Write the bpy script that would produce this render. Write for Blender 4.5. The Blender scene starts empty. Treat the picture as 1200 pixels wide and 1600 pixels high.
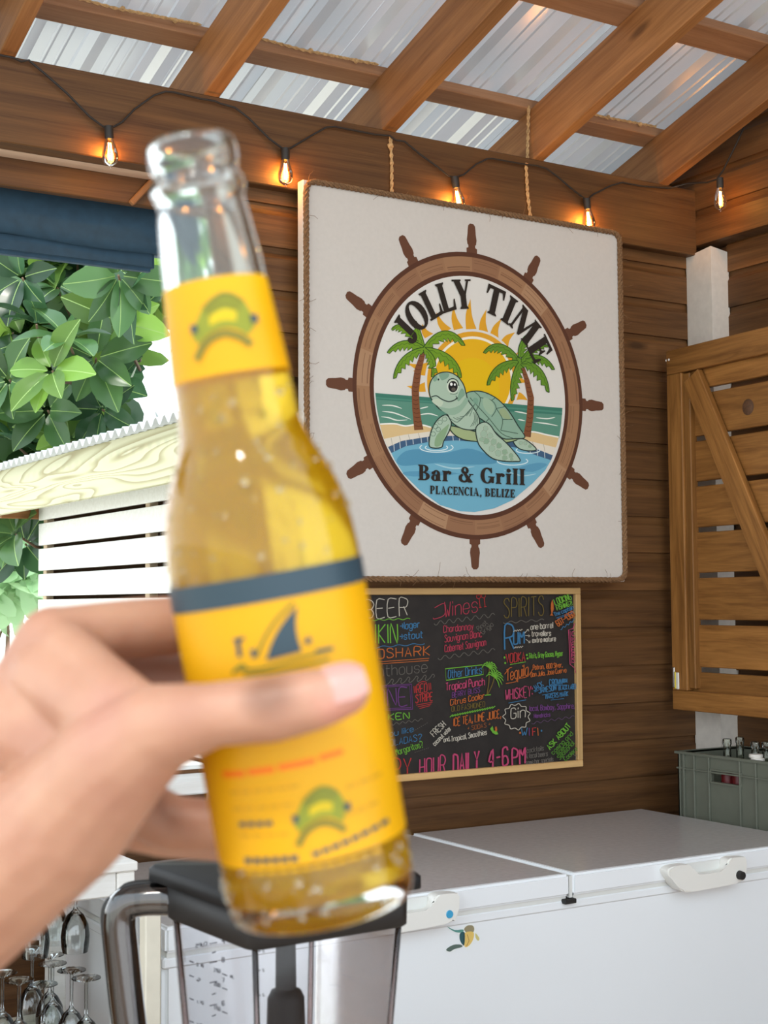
import bpy, bmesh, math, random
from mathutils import Vector, Matrix, noise
random.seed(7)
PI = math.pi
# ------------------------------------------------------------------ camera, sky, exposure
FPX = 2231.7                                  # focal length for a 1200 x 1600 frame
YAW, PITCH, ROLL = .5513, .06289, -.006486
CAM = Vector((0, -3.75, 1.6))
fw = Vector((math.sin(YAW)*math.cos(PITCH), math.cos(YAW)*math.cos(PITCH), math.sin(PITCH)))
_r0 = Vector((math.cos(YAW), -math.sin(YAW), 0)); _u0 = _r0.cross(fw)
rt = _r0*math.cos(ROLL) + _u0*math.sin(ROLL)
up = -_r0*math.sin(ROLL) + _u0*math.cos(ROLL)
scn = bpy.context.scene
col = scn.collection
cd = bpy.data.cameras.new('camera'); cam = bpy.data.objects.new('camera', cd); col.objects.link(cam)
M = Matrix.Identity(4)
for i in range(3):
    M[i][0] = rt[i]; M[i][1] = up[i]; M[i][2] = -fw[i]; M[i][3] = CAM[i]
cam.matrix_world = M
cd.sensor_width = 36; cd.lens = FPX/1600*36; cd.clip_start = .02
cd.dof.use_dof = True; cd.dof.focus_distance = 4.5; cd.dof.aperture_fstop = 17
scn.camera = cam
wld = bpy.data.worlds.new('sky'); scn.world = wld; wld.use_nodes = True
nt = wld.node_tree; bg = nt.nodes['Background']
tc = nt.nodes.new('ShaderNodeTexCoord'); sp = nt.nodes.new('ShaderNodeSeparateXYZ'); rp = nt.nodes.new('ShaderNodeValToRGB')
nt.links.new(tc.outputs['Generated'], sp.inputs[0]); nt.links.new(sp.outputs['Z'], rp.inputs[0]); nt.links.new(rp.outputs[0], bg.inputs[0])
rp.color_ramp.elements[0].position = 0; rp.color_ramp.elements[0].color = (.93, .97, 1, 1)
rp.color_ramp.elements[1].position = .7; rp.color_ramp.elements[1].color = (.74, .88, 1, 1)
bg.inputs['Strength'].default_value = 2.3
sl = bpy.data.lights.new('sun', 'SUN'); sl.energy = 1.7; sl.angle = .12; sl.color = (1, .95, .86)
sun = bpy.data.objects.new('sun', sl); col.objects.link(sun)
sun.rotation_euler = Vector((.62, .55, -1.0)).to_track_quat('-Z', 'Y').to_euler()
vs = scn.view_settings
vs.view_transform = 'Standard'; vs.look = 'None'; vs.gamma = 1; vs.use_curve_mapping = False; vs.exposure = .25
scn.cycles.transmission_bounces = 14; scn.cycles.transparent_max_bounces = 24; scn.cycles.max_bounces = 16
scn.cycles.diffuse_bounces = 5; scn.cycles.glossy_bounces = 6
scn.cycles.sample_clamp_indirect = 6

# survey helpers: a sight line from the camera point met with a real plane, or taken at a real distance
def ray(x, y): return (x-600)/FPX*rt - (y-800)/FPX*up + fw
def on(ax, v, x, y):
    d = ray(x, y); return CAM + d*((v-CAM[ax])/d[ax])
def dep(x, y, z): return CAM + ray(x, y)*z

# ------------------------------------------------------------------ materials
MATS = {}
def new_mat(name):
    m = bpy.data.materials.new(name); m.use_nodes = True; MATS[name] = m
    return m, m.node_tree, m.node_tree.nodes['Principled BSDF']
def plain(name, c, rough=.5, metal=0, spec=.5, noise_amt=0, nscale=8, bump=0, sss=0):
    m, t, b = new_mat(name)
    b.inputs['Base Color'].default_value = (*c, 1); b.inputs['Roughness'].default_value = rough
    b.inputs['Metallic'].default_value = metal; b.inputs['Specular IOR Level'].default_value = spec
    if sss:
        b.inputs['Subsurface Weight'].default_value = sss; b.inputs['Subsurface Radius'].default_value = (1, .35, .2); b.inputs['Subsurface Scale'].default_value = .008
    if noise_amt or bump:
        tc = t.nodes.new('ShaderNodeTexCoord'); n = t.nodes.new('ShaderNodeTexNoise'); n.inputs['Scale'].default_value = nscale; n.inputs['Detail'].default_value = 6
        t.links.new(tc.outputs['Object'], n.inputs['Vector'])
        r = t.nodes.new('ShaderNodeValToRGB'); t.links.new(n.outputs[0], r.inputs[0])
        r.color_ramp.elements[0].position = .3; r.color_ramp.elements[1].position = .7
        r.color_ramp.elements[0].color = tuple(x*(1-noise_amt) for x in c)+(1,); r.color_ramp.elements[1].color = tuple(min(1, x*(1+noise_amt)) for x in c)+(1,)
        t.links.new(r.outputs[0], b.inputs['Base Color'])
        if bump:
            bp = t.nodes.new('ShaderNodeBump'); bp.inputs['Strength'].default_value = bump; bp.inputs['Distance'].default_value = .002
            t.links.new(n.outputs[0], bp.inputs['Height']); t.links.new(bp.outputs[0], b.inputs['Normal'])
    return m
def wood(name, light, dark, rough=.55, sx=1.3, sy=22, knots=True, contrast=.25, spec=.35, wavy=.6):
    m, t, b = new_mat(name); N = t.nodes; L = t.links
    tc = N.new('ShaderNodeTexCoord'); oi = N.new('ShaderNodeObjectInfo')
    off = N.new('ShaderNodeVectorMath'); off.operation = 'MULTIPLY_ADD'
    L.new(oi.outputs['Random'], off.inputs[0]); off.inputs[1].default_value = (37, 19, 23); L.new(tc.outputs['Object'], off.inputs[2])
    mp = N.new('ShaderNodeMapping'); mp.inputs['Scale'].default_value = (sx, sy, sy); L.new(off.outputs[0], mp.inputs[0])
    n1 = N.new('ShaderNodeTexNoise'); n1.inputs['Scale'].default_value = 1.5; n1.inputs['Detail'].default_value = 7; n1.inputs['Distortion'].default_value = wavy; n1.inputs['Roughness'].default_value = .6
    L.new(mp.outputs[0], n1.inputs['Vector'])
    mp2 = N.new('ShaderNodeMapping'); mp2.inputs['Scale'].default_value = (sx*2.5, sy*5, sy*5); L.new(off.outputs[0], mp2.inputs[0])
    n2 = N.new('ShaderNodeTexNoise'); n2.inputs['Scale'].default_value = 2; n2.inputs['Detail'].default_value = 4; L.new(mp2.outputs[0], n2.inputs['Vector'])
    mx = N.new('ShaderNodeMath'); mx.operation = 'MULTIPLY_ADD'; L.new(n2.outputs[0], mx.inputs[0]); mx.inputs[1].default_value = .35; L.new(n1.outputs[0], mx.inputs[2])
    rr = N.new('ShaderNodeValToRGB'); L.new(mx.outputs[0], rr.inputs[0])
    rr.color_ramp.elements[0].position = .67-contrast; rr.color_ramp.elements[1].position = .67+contrast
    rr.color_ramp.elements[0].color = (*dark, 1); rr.color_ramp.elements[1].color = (*light, 1)
    # board to board tone
    hv = N.new('ShaderNodeHueSaturation'); L.new(rr.outputs[0], hv.inputs['Color'])
    mr = N.new('ShaderNodeMapRange'); mr.inputs['To Min'].default_value = .84; mr.inputs['To Max'].default_value = 1.16; L.new(oi.outputs['Random'], mr.inputs['Value']); L.new(mr.outputs[0], hv.inputs['Value'])
    out = hv.outputs[0]
    if knots:
        mk = N.new('ShaderNodeMapping'); mk.inputs['Scale'].default_value = (1.6, 5, 5); L.new(off.outputs[0], mk.inputs[0])
        vo = N.new('ShaderNodeTexVoronoi'); vo.inputs['Scale'].default_value = 1.0; L.new(mk.outputs[0], vo.inputs['Vector'])
        kr = N.new('ShaderNodeValToRGB'); L.new(vo.outputs['Distance'], kr.inputs[0])
        kr.color_ramp.elements[0].position = .04; kr.color_ramp.elements[0].color = (.7, .7, .7, 1)
        kr.color_ramp.elements[1].position = .1; kr.color_ramp.elements[1].color = (0, 0, 0, 1)
        mc = N.new('ShaderNodeMix'); mc.data_type = 'RGBA'; L.new(kr.outputs[0], mc.inputs[0]); L.new(out, mc.inputs[6]); mc.inputs[7].default_value = (*[x*.35 for x in dark], 1)
        out = mc.outputs[2]
    L.new(out, b.inputs['Base Color'])
    b.inputs['Roughness'].default_value = rough; b.inputs['Specular IOR Level'].default_value = spec
    bp = N.new('ShaderNodeBump'); bp.inputs['Strength'].default_value = .18; bp.inputs['Distance'].default_value = .002; L.new(mx.outputs[0], bp.inputs['Height']); L.new(bp.outputs[0], b.inputs['Normal'])
    return m
def glassy(name, c, ior=1.5, rough=0):
    m, t, b = new_mat(name)
    b.inputs['Base Color'].default_value = (*c, 1); b.inputs['Transmission Weight'].default_value = 1; b.inputs['IOR'].default_value = ior; b.inputs['Roughness'].default_value = rough
    return m
def thin_glass(name, tint, refl=(1, 1, 1), rough=.03, boost=1.0):
    m, t, b = new_mat(name); N = t.nodes; L = t.links; N.remove(b)
    tr = N.new('ShaderNodeBsdfTransparent'); tr.inputs[0].default_value = (*tint, 1)
    gl = N.new('ShaderNodeBsdfGlossy'); gl.inputs['Color'].default_value = (*refl, 1); gl.inputs['Roughness'].default_value = rough
    fr = N.new('ShaderNodeFresnel'); fr.inputs['IOR'].default_value = 1.5
    mu = N.new('ShaderNodeMath'); mu.operation = 'MULTIPLY'; mu.use_clamp = True; L.new(fr.outputs[0], mu.inputs[0]); mu.inputs[1].default_value = boost
    mx = N.new('ShaderNodeMixShader'); L.new(mu.outputs[0], mx.inputs[0]); L.new(tr.outputs[0], mx.inputs[1]); L.new(gl.outputs[0], mx.inputs[2])
    L.new(mx.outputs[0], N['Material Output'].inputs[0])
    return m
def emit(name, c, s):
    m, t, b = new_mat(name); b.inputs['Base Color'].default_value = (0, 0, 0, 1)
    b.inputs['Emission Color'].default_value = (*c, 1); b.inputs['Emission Strength'].default_value = s
    return m
def paper(name, c, trans=.45, rough=.4):
    m, t, b = new_mat(name); N = t.nodes; L = t.links
    b.inputs['Base Color'].default_value = (*c, 1); b.inputs['Roughness'].default_value = rough
    tl = N.new('ShaderNodeBsdfTranslucent'); tl.inputs[0].default_value = (*c, 1)
    mx = N.new('ShaderNodeMixShader'); mx.inputs[0].default_value = trans
    L.new(b.outputs[0], mx.inputs[1]); L.new(tl.outputs[0], mx.inputs[2]); L.new(mx.outputs[0], N['Material Output'].inputs[0])
    return m
def s2l(r, g, b):
    f = lambda v: (v/255/12.92) if v <= 10 else ((v/255+.055)/1.055)**2.4
    return (f(r), f(g), f(b))

w_wall = wood('stained_siding', (.165, .074, .023), (.07, .029, .0085), knots=True, contrast=.2)
w_beam = wood('stained_beam', (.17, .076, .023), (.078, .032, .0095), sx=.9, sy=26, contrast=.2)
w_raft = wood('rafter_pine', (.39, .175, .06), (.2, .08, .025), sx=1.0, sy=16, wavy=1.0, contrast=.22)
w_purl = wood('purlin_pine', (.44, .23, .115), (.27, .125, .058), sx=1.2, sy=20)
w_soffit = wood('daylit_soffit', (.7, .5, .36), (.5, .33, .22), sx=1.2, sy=20, knots=False)  # wood paled to stand for daylight on the underside
w_shut = wood('shutter_pine', (.36, .16, .04), (.17, .068, .014), sx=1.6, sy=20, wavy=1.1, contrast=.2)
w_frame = wood('chalk_frame_pine', (.62, .4, .17), (.5, .3, .12), knots=False, sx=2, sy=40)
w_ply, t, b = new_mat('pressure_treated_ply')
_tc = t.nodes.new('ShaderNodeTexCoord'); _mp = t.nodes.new('ShaderNodeMapping'); _mp.inputs['Scale'].default_value = (.34, 4.6, 4.6); t.links.new(_tc.outputs['Object'], _mp.inputs[0])
_n = t.nodes.new('ShaderNodeTexNoise'); _n.inputs['Scale'].default_value = 1.0; _n.inputs['Detail'].default_value = 2; _n.inputs['Distortion'].default_value = .8; t.links.new(_mp.outputs[0], _n.inputs['Vector'])
_m = t.nodes.new('ShaderNodeMath'); _m.operation = 'MULTIPLY'; _m.inputs[1].default_value = 18; t.links.new(_n.outputs[0], _m.inputs[0])
_f = t.nodes.new('ShaderNodeMath'); _f.operation = 'FRACT'; t.links.new(_m.outputs[0], _f.inputs[0])
_r = t.nodes.new('ShaderNodeValToRGB'); t.links.new(_f.outputs[0], _r.inputs[0])
_r.color_ramp.elements[0].color = (.3, .26, .13, 1); _r.color_ramp.elements[1].color = (.5, .48, .3, 1); _r.color_ramp.elements[1].position = .4
_e = _r.color_ramp.elements.new(.93); _e.color = (.52, .5, .33, 1); _e = _r.color_ramp.elements.new(1.0); _e.color = (.3, .26, .13, 1)
t.links.new(_r.outputs[0], b.inputs['Base Color']); b.inputs['Roughness'].default_value = .7
w_white = wood('whitewashed_board', (.84, .83, .8), (.72, .7, .65), knots=False, sx=2, sy=30)
w_cream = plain('cream_painted_wood', (.78, .73, .6), .6, noise_amt=.06, nscale=14)
w_dark = wood('dark_inner_wood', (.16, .085, .04), (.09, .045, .02))
w_stud = wood('pale_stud', (.62, .48, .32), (.5, .37, .22), knots=False)
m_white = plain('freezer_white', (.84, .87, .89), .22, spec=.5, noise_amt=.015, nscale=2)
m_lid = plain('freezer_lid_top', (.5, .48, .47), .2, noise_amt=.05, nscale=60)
m_gasket = plain('freezer_gasket', (.72, .73, .7), .5)
m_handle = plain('freezer_handle', (.8, .79, .74), .35)
m_dark = plain('dark_plastic', (.008, .008, .0085), .55, spec=.2, noise_amt=.2, nscale=30)
m_skirt = plain('lid_skirt_plastic', (.012, .010, .009), .5, spec=.3)
m_black = plain('black_rubber', (.012, .011, .01), .6)
m_lockblue = plain('lock_blue', (.05, .35, .6), .3)
m_sign = plain('sign_canvas', (.62, .575, .52), .75, noise_amt=.02, nscale=90, bump=.08)
m_signedge = plain('sign_edge', (.82, .84, .84), .7)
m_rope = plain('jute_rope', (.2, .105, .045), .9, noise_amt=.4, nscale=220)
m_rope2 = plain('pale_jute_cord', (.52, .32, .14), .9, noise_amt=.3, nscale=120)
m_board = plain('chalkboard', (.017, .013, .011), .75, noise_amt=.25, nscale=25)
m_plaster = plain('post_white_paint', (.68, .63, .56), .8, noise_amt=.05, nscale=40, bump=.1)
m_crate = plain('crate_plastic', (.135, .145, .11), .5, noise_amt=.06, nscale=20)
m_crateib = plain('crate_inner', (.17, .17, .14), .6)
m_red = plain('red_cap', (.14, .008, .01), .4)
m_cap = plain('white_cap', (.75, .72, .65), .4)
m_canvas = plain('awning_canvas', (.02, .056, .092), .8, noise_amt=.15, nscale=30, bump=.15)
m_cable = plain('string_light_cable', (.02, .016, .013), .6)
m_floor = wood('deck_boards', (.26, .15, .08), (.18, .1, .05), knots=False)
m_sand = plain('pale_sand', (.72, .68, .58), .95, noise_amt=.12, nscale=3)
m_steel = plain('steel', (.6, .6, .58), .3, metal=1)
m_brass = plain('brass_yellow', (.55, .42, .05), .35, metal=.6)
m_skin, t, b = new_mat('skin')
_tc = t.nodes.new('ShaderNodeTexCoord'); _n = t.nodes.new('ShaderNodeTexNoise'); _n.inputs['Scale'].default_value = 38; _n.inputs['Detail'].default_value = 7; t.links.new(_tc.outputs['Object'], _n.inputs['Vector'])
_r = t.nodes.new('ShaderNodeValToRGB'); t.links.new(_n.outputs[0], _r.inputs[0])
_r.color_ramp.elements[0].position = .3; _r.color_ramp.elements[0].color = (.35, .165, .105, 1); _r.color_ramp.elements[1].position = .7; _r.color_ramp.elements[1].color = (.44, .235, .15, 1)
_tone = _r.outputs[0]
for _p, _rad, _c, _a in ((dep(418, 1085, .409), .0115, (.15, .06, .03, 1), .75), (dep(535, 1100, .412), .013, (.5, .2, .15, 1), .6), (dep(180, 1130, .43), .02, (.4, .17, .13, 1), .5)):  # darker brown over the thumb joint, redder at tip and base
    _d = t.nodes.new('ShaderNodeVectorMath'); _d.operation = 'DISTANCE'; t.links.new(_tc.outputs['Object'], _d.inputs[0]); _d.inputs[1].default_value = _p
    _q = t.nodes.new('ShaderNodeMapRange'); _q.interpolation_type = 'SMOOTHSTEP'; _q.inputs['From Min'].default_value = _rad*.2; _q.inputs['From Max'].default_value = _rad; _q.inputs['To Min'].default_value = _a; _q.inputs['To Max'].default_value = 0; t.links.new(_d.outputs['Value'], _q.inputs['Value'])
    _x = t.nodes.new('ShaderNodeMix'); _x.data_type = 'RGBA'; t.links.new(_q.outputs[0], _x.inputs[0]); t.links.new(_tone, _x.inputs[6]); _x.inputs[7].default_value = _c; _tone = _x.outputs[2]
t.links.new(_tone, b.inputs['Base Color']); b.inputs['Roughness'].default_value = .5; b.inputs['Subsurface Weight'].default_value = .25; b.inputs['Subsurface Radius'].default_value = (1, .35, .2); b.inputs['Subsurface Scale'].default_value = .006
_n2 = t.nodes.new('ShaderNodeTexNoise'); _n2.inputs['Scale'].default_value = 220; t.links.new(_tc.outputs['Object'], _n2.inputs['Vector'])
_bp = t.nodes.new('ShaderNodeBump'); _bp.inputs['Strength'].default_value = .25; _bp.inputs['Distance'].default_value = .001; t.links.new(_n2.outputs[0], _bp.inputs['Height']); t.links.new(_bp.outputs[0], b.inputs['Normal'])
m_nail = plain('nail', (.5, .26, .22), .25, sss=.2)
m_counter = plain('counter_top', (.5, .42, .34), .35, noise_amt=.1, nscale=20)
m_bulbglass = thin_glass('bulb_glass', (1, .8, .5), boost=1.2)
m_fil = emit('filament', (1, .54, .15), 65)
m_wineglass = thin_glass('wine_glass', (.93, .95, .95), boost=1.4)
m_clearbottle = thin_glass('clear_bottle_glass', (.86, .88, .82), boost=2)
m_jar = thin_glass('clear_jar_plastic', (.95, .95, .96), rough=.06, boost=.45)
m_jaredge = thin_glass('jar_edge_tint', (.66, .55, .53), rough=.08, boost=1.2)
m_smoke = thin_glass('smoked_plastic', (.27, .24, .23), rough=.12, boost=2.0)
m_smokedk = thin_glass('dark_smoked_plastic', (.035, .03, .028), rough=.15, boost=1.6)
m_mark = plain('black_marking', (.02, .02, .025), .5)
m_glass = glassy('bottle_glass', (.95, .985, .965), 1.36, .05)
m_beer = glassy('beer', (1, .72, .07), 1.33)
_t = m_beer.node_tree; _tl = _t.nodes.new('ShaderNodeBsdfTranslucent'); _tl.inputs[0].default_value = (1, .56, .008, 1); _df = _t.nodes.new('ShaderNodeBsdfDiffuse'); _df.inputs[0].default_value = (1, .56, .008, 1)
_m1 = _t.nodes.new('ShaderNodeMixShader'); _m1.inputs[0].default_value = .5; _t.links.new(_tl.outputs[0], _m1.inputs[1]); _t.links.new(_df.outputs[0], _m1.inputs[2])
_m2 = _t.nodes.new('ShaderNodeMixShader'); _m2.inputs[0].default_value = .42; _t.links.new(_t.nodes['Principled BSDF'].outputs[0], _m2.inputs[1]); _t.links.new(_m1.outputs[0], _m2.inputs[2]); _t.links.new(_m2.outputs[0], _t.nodes['Material Output'].inputs[0])
m_label = paper('yellow_label', (1, .53, .004), .5)
m_navy = paper('navy_print', (.03, .06, .082), .3)
m_olive = paper('olive_print', (.22, .2, .02), .4)
m_green = paper('green_print', (.3, .33, .02), .4)
m_lemon = paper('lemon_print', (.85, .62, .01), .5)
m_orange = paper('orange_print', (1, .25, .01), .5)
m_brownp = paper('faint_brown_print', (.72, .4, .01), .45)
# galvanised roof sheets
m_roof, t, b = new_mat('corrugated_roof')
tl = t.nodes.new('ShaderNodeBsdfTranslucent'); tl.inputs[0].default_value = (.85, .9, .95, 1)
b.inputs['Base Color'].default_value = (.62, .585, .54, 1); b.inputs['Metallic'].default_value = .55; b.inputs['Roughness'].default_value = .26
mx = t.nodes.new('ShaderNodeMixShader'); mx.inputs[0].default_value = .13
t.links.new(b.outputs[0], mx.inputs[1]); t.links.new(tl.outputs[0], mx.inputs[2]); t.links.new(mx.outputs[0], t.nodes['Material Output'].inputs[0])
m_zinc = plain('shed_zinc', (.55, .56, .56), .45, metal=.4)
def leafmat(name, c, trans=.35, rough=.35):
    m, t, b = new_mat(name); N = t.nodes; L = t.links
    oi = N.new('ShaderNodeObjectInfo'); hv = N.new('ShaderNodeHueSaturation'); hv.inputs['Color'].default_value = (*c, 1)
    mr = N.new('ShaderNodeMapRange'); mr.inputs['To Min'].default_value = .6; mr.inputs['To Max'].default_value = 1.5; L.new(oi.outputs['Random'], mr.inputs['Value']); L.new(mr.outputs[0], hv.inputs['Value'])
    tl = N.new('ShaderNodeBsdfTranslucent'); mx = N.new('ShaderNodeMixShader'); mx.inputs[0].default_value = trans
    L.new(hv.outputs[0], b.inputs['Base Color']); b.inputs['Roughness'].default_value = rough
    h2 = N.new('ShaderNodeHueSaturation'); h2.inputs['Hue'].default_value = .47; h2.inputs['Value'].default_value = 1.6; L.new(hv.outputs[0], h2.inputs['Color']); L.new(h2.outputs[0], tl.inputs[0])
    L.new(b.outputs[0], mx.inputs[1]); L.new(tl.outputs[0], mx.inputs[2]); L.new(mx.outputs[0], N['Material Output'].inputs[0])
    return m
m_leaf = [leafmat('leaf_green', (.06, .14, .045), rough=.28), leafmat('leaf_dark', (.035, .09, .04), rough=.25), leafmat('leaf_fresh', (.13, .26, .045), .5)]
m_vein = plain('leaf_vein', (.3, .45, .13), .5)
m_pale = leafmat('sunlit_leaf', (.45, .68, .4), .4)  # leaf colour lightened to stand for strong sunlight
m_branch = plain('branch', (.16, .1, .06), .9)
_cc = {}
def flat(c, rough=.75):
    k = tuple(c)
    if k not in _cc: _cc[k] = plain('print_%d_%d_%d' % k, s2l(*k), rough, spec=.2)
    return _cc[k]

# ------------------------------------------------------------------ object helpers
def obj(name, me, parent=None, mat=None, label=None, cat=None, group=None, kind=None, loc=None, smooth=False):
    if isinstance(me, bmesh.types.BMesh):
        bm = me; me = bpy.data.meshes.new(name); bm.normal_update(); bm.to_mesh(me); bm.free()
    if mat is not None and len(me.materials) == 0: me.materials.append(mat)
    if smooth:
        me.polygons.foreach_set('use_smooth', [True]*len(me.polygons))
        try: me.set_sharp_from_angle(angle=.7)
        except Exception: pass
    o = bpy.data.objects.new(name, me); col.objects.link(o)
    if parent is not None: o.parent = parent
    if loc is not None: o.location = loc
    tag(o, label, cat, group, kind); return o
def tag(o, label=None, cat=None, group=None, kind=None):
    if label: o['label'] = label
    if cat: o['category'] = cat
    if group: o['group'] = group
    if kind: o['kind'] = kind
def empty(name, loc=(0, 0, 0), label=None, cat=None, group=None, kind=None):
    o = bpy.data.objects.new(name, None); o.location = loc; o.empty_display_size = .05; col.objects.link(o)
    tag(o, label, cat, group, kind); return o
def box(bm, x0, x1, y0, y1, z0, z1, mi=0):
    v = [bm.verts.new((x, y, z)) for x in (x0, x1) for y in (y0, y1) for z in (z0, z1)]
    fs = []
    for q in ((0, 1, 3, 2), (4, 6, 7, 5), (0, 4, 5, 1), (2, 3, 7, 6), (0, 2, 6, 4), (1, 5, 7, 3)):
        f = bm.faces.new([v[i] for i in q]); f.material_index = mi; fs.append(f)
    return fs
def bev(bm, w, seg=1):
    bmesh.ops.bevel(bm, geom=bm.edges[:], offset=w, segments=seg, affect='EDGES', clamp_overlap=True)
def bx(*a, w=.003, seg=1):
    bm = bmesh.new(); box(bm, *a)
    if w: bev(bm, w, seg)
    return bm
def beam(name, p0, p1, w, h, parent, mat, upv=(0, 0, 1), b=.003, align=(0, 0)):
    """a timber from p0 to p1: local X is the grain; w across, h along upv. align shifts by half sizes"""
    p0, p1 = Vector(p0), Vector(p1); d = p1-p0; L = d.length; X = d/L
    Y = Vector(upv).cross(X).normalized(); Z = X.cross(Y)
    bm = bx(-L/2, L/2, -w/2, w/2, -h/2, h/2, w=b)
    o = obj(name, bm, parent, mat)
    c = (p0+p1)/2 + Y*align[0]*w/2 + Z*align[1]*h/2
    m = Matrix.Identity(4)
    for i in range(3): m[i][0] = X[i]; m[i][1] = Y[i]; m[i][2] = Z[i]; m[i][3] = c[i]
    o.matrix_local = m
    return o
def tube(bm, pts, r, n=6, mi=0, caps=True):
    pts = [Vector(p) for p in pts]; rings = []; prev = None
    for i, p in enumerate(pts):
        d = (pts[min(i+1, len(pts)-1)] - pts[max(i-1, 0)]).normalized()
        if prev is None:
            a = Vector((0, 0, 1)) if abs(d.z) < .9 else Vector((1, 0, 0)); prev = a.cross(d).normalized()
        prev = (prev - d*prev.dot(d)).normalized(); q = d.cross(prev)
        rr = r[i] if isinstance(r, (list, tuple)) else r
        rings.append([bm.verts.new(p + (prev*math.cos(k*2*PI/n) + q*math.sin(k*2*PI/n))*rr) for k in range(n)])
    for a, b_ in zip(rings, rings[1:]):
        for k in range(n):
            f = bm.faces.new((a[k], a[(k+1) % n], b_[(k+1) % n], b_[k])); f.material_index = mi; f.smooth = True
    if caps:
        f = bm.faces.new(rings[0][::-1]); f.material_index = mi; f = bm.faces.new(rings[-1]); f.material_index = mi
def lathe(bm, prof, n=24, mi=0, mat=None, close=False):
    """prof: (r, z) pairs; turned round local Z"""
    M_ = mat or Matrix.Identity(4); rings = []
    for r, z in prof:
        if r < 1e-6: rings.append([bm.verts.new(M_ @ Vector((0, 0, z)))])
        else: rings.append([bm.verts.new(M_ @ Vector((r*math.cos(k*2*PI/n), r*math.sin(k*2*PI/n), z))) for k in range(n)])
    prs = list(zip(rings, rings[1:]))
    if close: prs.append((rings[-1], rings[0]))
    for a, b_ in prs:
        for k in range(n):
            k2 = (k+1) % n
            vs_ = (a[0], b_[k], b_[k2]) if len(a) == 1 else (a[k], b_[0], a[k2])[0:3] if len(b_) == 1 else (a[k], a[k2], b_[k2], b_[k])
            if len(a) == 1: vs_ = (a[0], b_[k2], b_[k])
            if len(b_) == 1: vs_ = (a[k], a[k2], b_[0])
            try: f = bm.faces.new(vs_); f.material_index = mi; f.smooth = True
            except ValueError: pass
def spline(pts, n=6, closed=False):
    pts = [Vector((p[0], p[1], 0)) for p in pts]; out = []; N = len(pts)
    for i in range(N if closed else N-1):
        if closed: a, b_, c, d = pts[(i-1) % N], pts[i], pts[(i+1) % N], pts[(i+2) % N]
        else: a, b_, c, d = pts[max(i-1, 0)], pts[i], pts[i+1], pts[min(i+2, N-1)]
        for k in range(n):
            t = k/n
            out.append(.5*((2*b_)+(c-a)*t+(2*a-5*b_+4*c-d)*t*t+(3*b_-a-3*c+d)*t**3))
    if not closed: out.append(pts[-1])
    return [(p.x, p.y) for p in out]

# ------------------------------------------------------------------ setting: floor, walls
obj('floor', bx(-3, 3.8, -5.2, .05, -.06, 0, w=0), mat=m_floor, kind='structure')
gr = bmesh.new(); box(gr, -40, 60, .06, 70, -.3, -.08); box(gr, -40, -3.01, -30, .06, -.3, -.08)
obj('ground', gr, mat=m_sand, kind='structure')

PITCHB = .128
def siding(L, h=PITCHB, T=.022, cove=.032, cd_=.011):
    """one drop-siding board: face towards -Y, X along grain, z from 0"""
    prof = [(0, 0), (-T, .0015), (-T, h-cove), (-T+.4*cd_, h-cove+.006), (-T+.85*cd_, h-cove+.016), (-T+cd_, h-.002), (-T+cd_, h+.006), (0, h+.006)]
    bm = bmesh.new(); a = [bm.verts.new((0, y, z)) for y, z in prof]; b_ = [bm.verts.new((L, y, z)) for y, z in prof]
    n = len(prof)
    for k in range(n): bm.faces.new((a[k], a[(k+1) % n], b_[(k+1) % n], b_[k]))
    bm.faces.new(a[::-1]); bm.faces.new(b_)
    bmesh.ops.recalc_face_normals(bm, faces=bm.faces[:])
    me = bpy.data.meshes.new('plank'); bm.to_mesh(me); bm.free(); me.materials.append(w_wall); return me
JAMB = 1.80
wall = obj('wall_back', bx(JAMB, 3.75, .024, .09, 0, 3.06, w=0), mat=w_dark, kind='structure')
s_full = siding(3.80-JAMB); z = 2.76 - PITCHB*.0
zt = 2.756                                     # z of the crisp edge just below a cove
k = 0
while zt - k*PITCHB + .032 > .1:
    z0 = zt - (k+1)*PITCHB + .032
    o = obj('plank', s_full, wall, loc=(JAMB, .022, z0 + random.uniform(-.003, .003))); k += 1
obj('plank', s_full, wall, loc=(JAMB, .022, zt+.032))
# below the serving hatch the boards run on to the left
s_left = siding(JAMB-.004+2.6)
low = obj('wall_left', bx(-2.6, JAMB-.003, .024, .09, 0, 1.06, w=0), mat=w_dark, kind='structure')
for k in range(8): obj('plank', s_left, low, loc=(-2.6, .022, zt - (k+14)*PITCHB + .032))
sillb = obj('window_1', bx(-2.6, JAMB-.005, -.17, .2, 1.085, 1.12, w=.004), mat=w_white, kind='structure')
# header, ledge and outer board above the hatch
beam('header_beam', (-2.6, -.012, 2.947), (3.60, -.012, 2.947), .066, .236, wall, w_beam)
beam('outer_board', (-2.6, .113, 2.80), (JAMB, .113, 2.80), .03, .09, wall, w_beam)
beam('soffit_board', (-2.6, .058, 2.842), (JAMB, .058, 2.842), .075, .02, wall, w_soffit)
pd = on(1, .088, 205, 318); pe = on(1, .088, 244, 276)
beam('brace', pd, pe, .018, .02, wall, w_raft, upv=(0, 1, 0))
beam('jamb_post', (JAMB+.02, .06, 1.05), (JAMB+.02, .06, 2.83), .1, .06, wall, w_beam, upv=(0, 1, 0))
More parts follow.
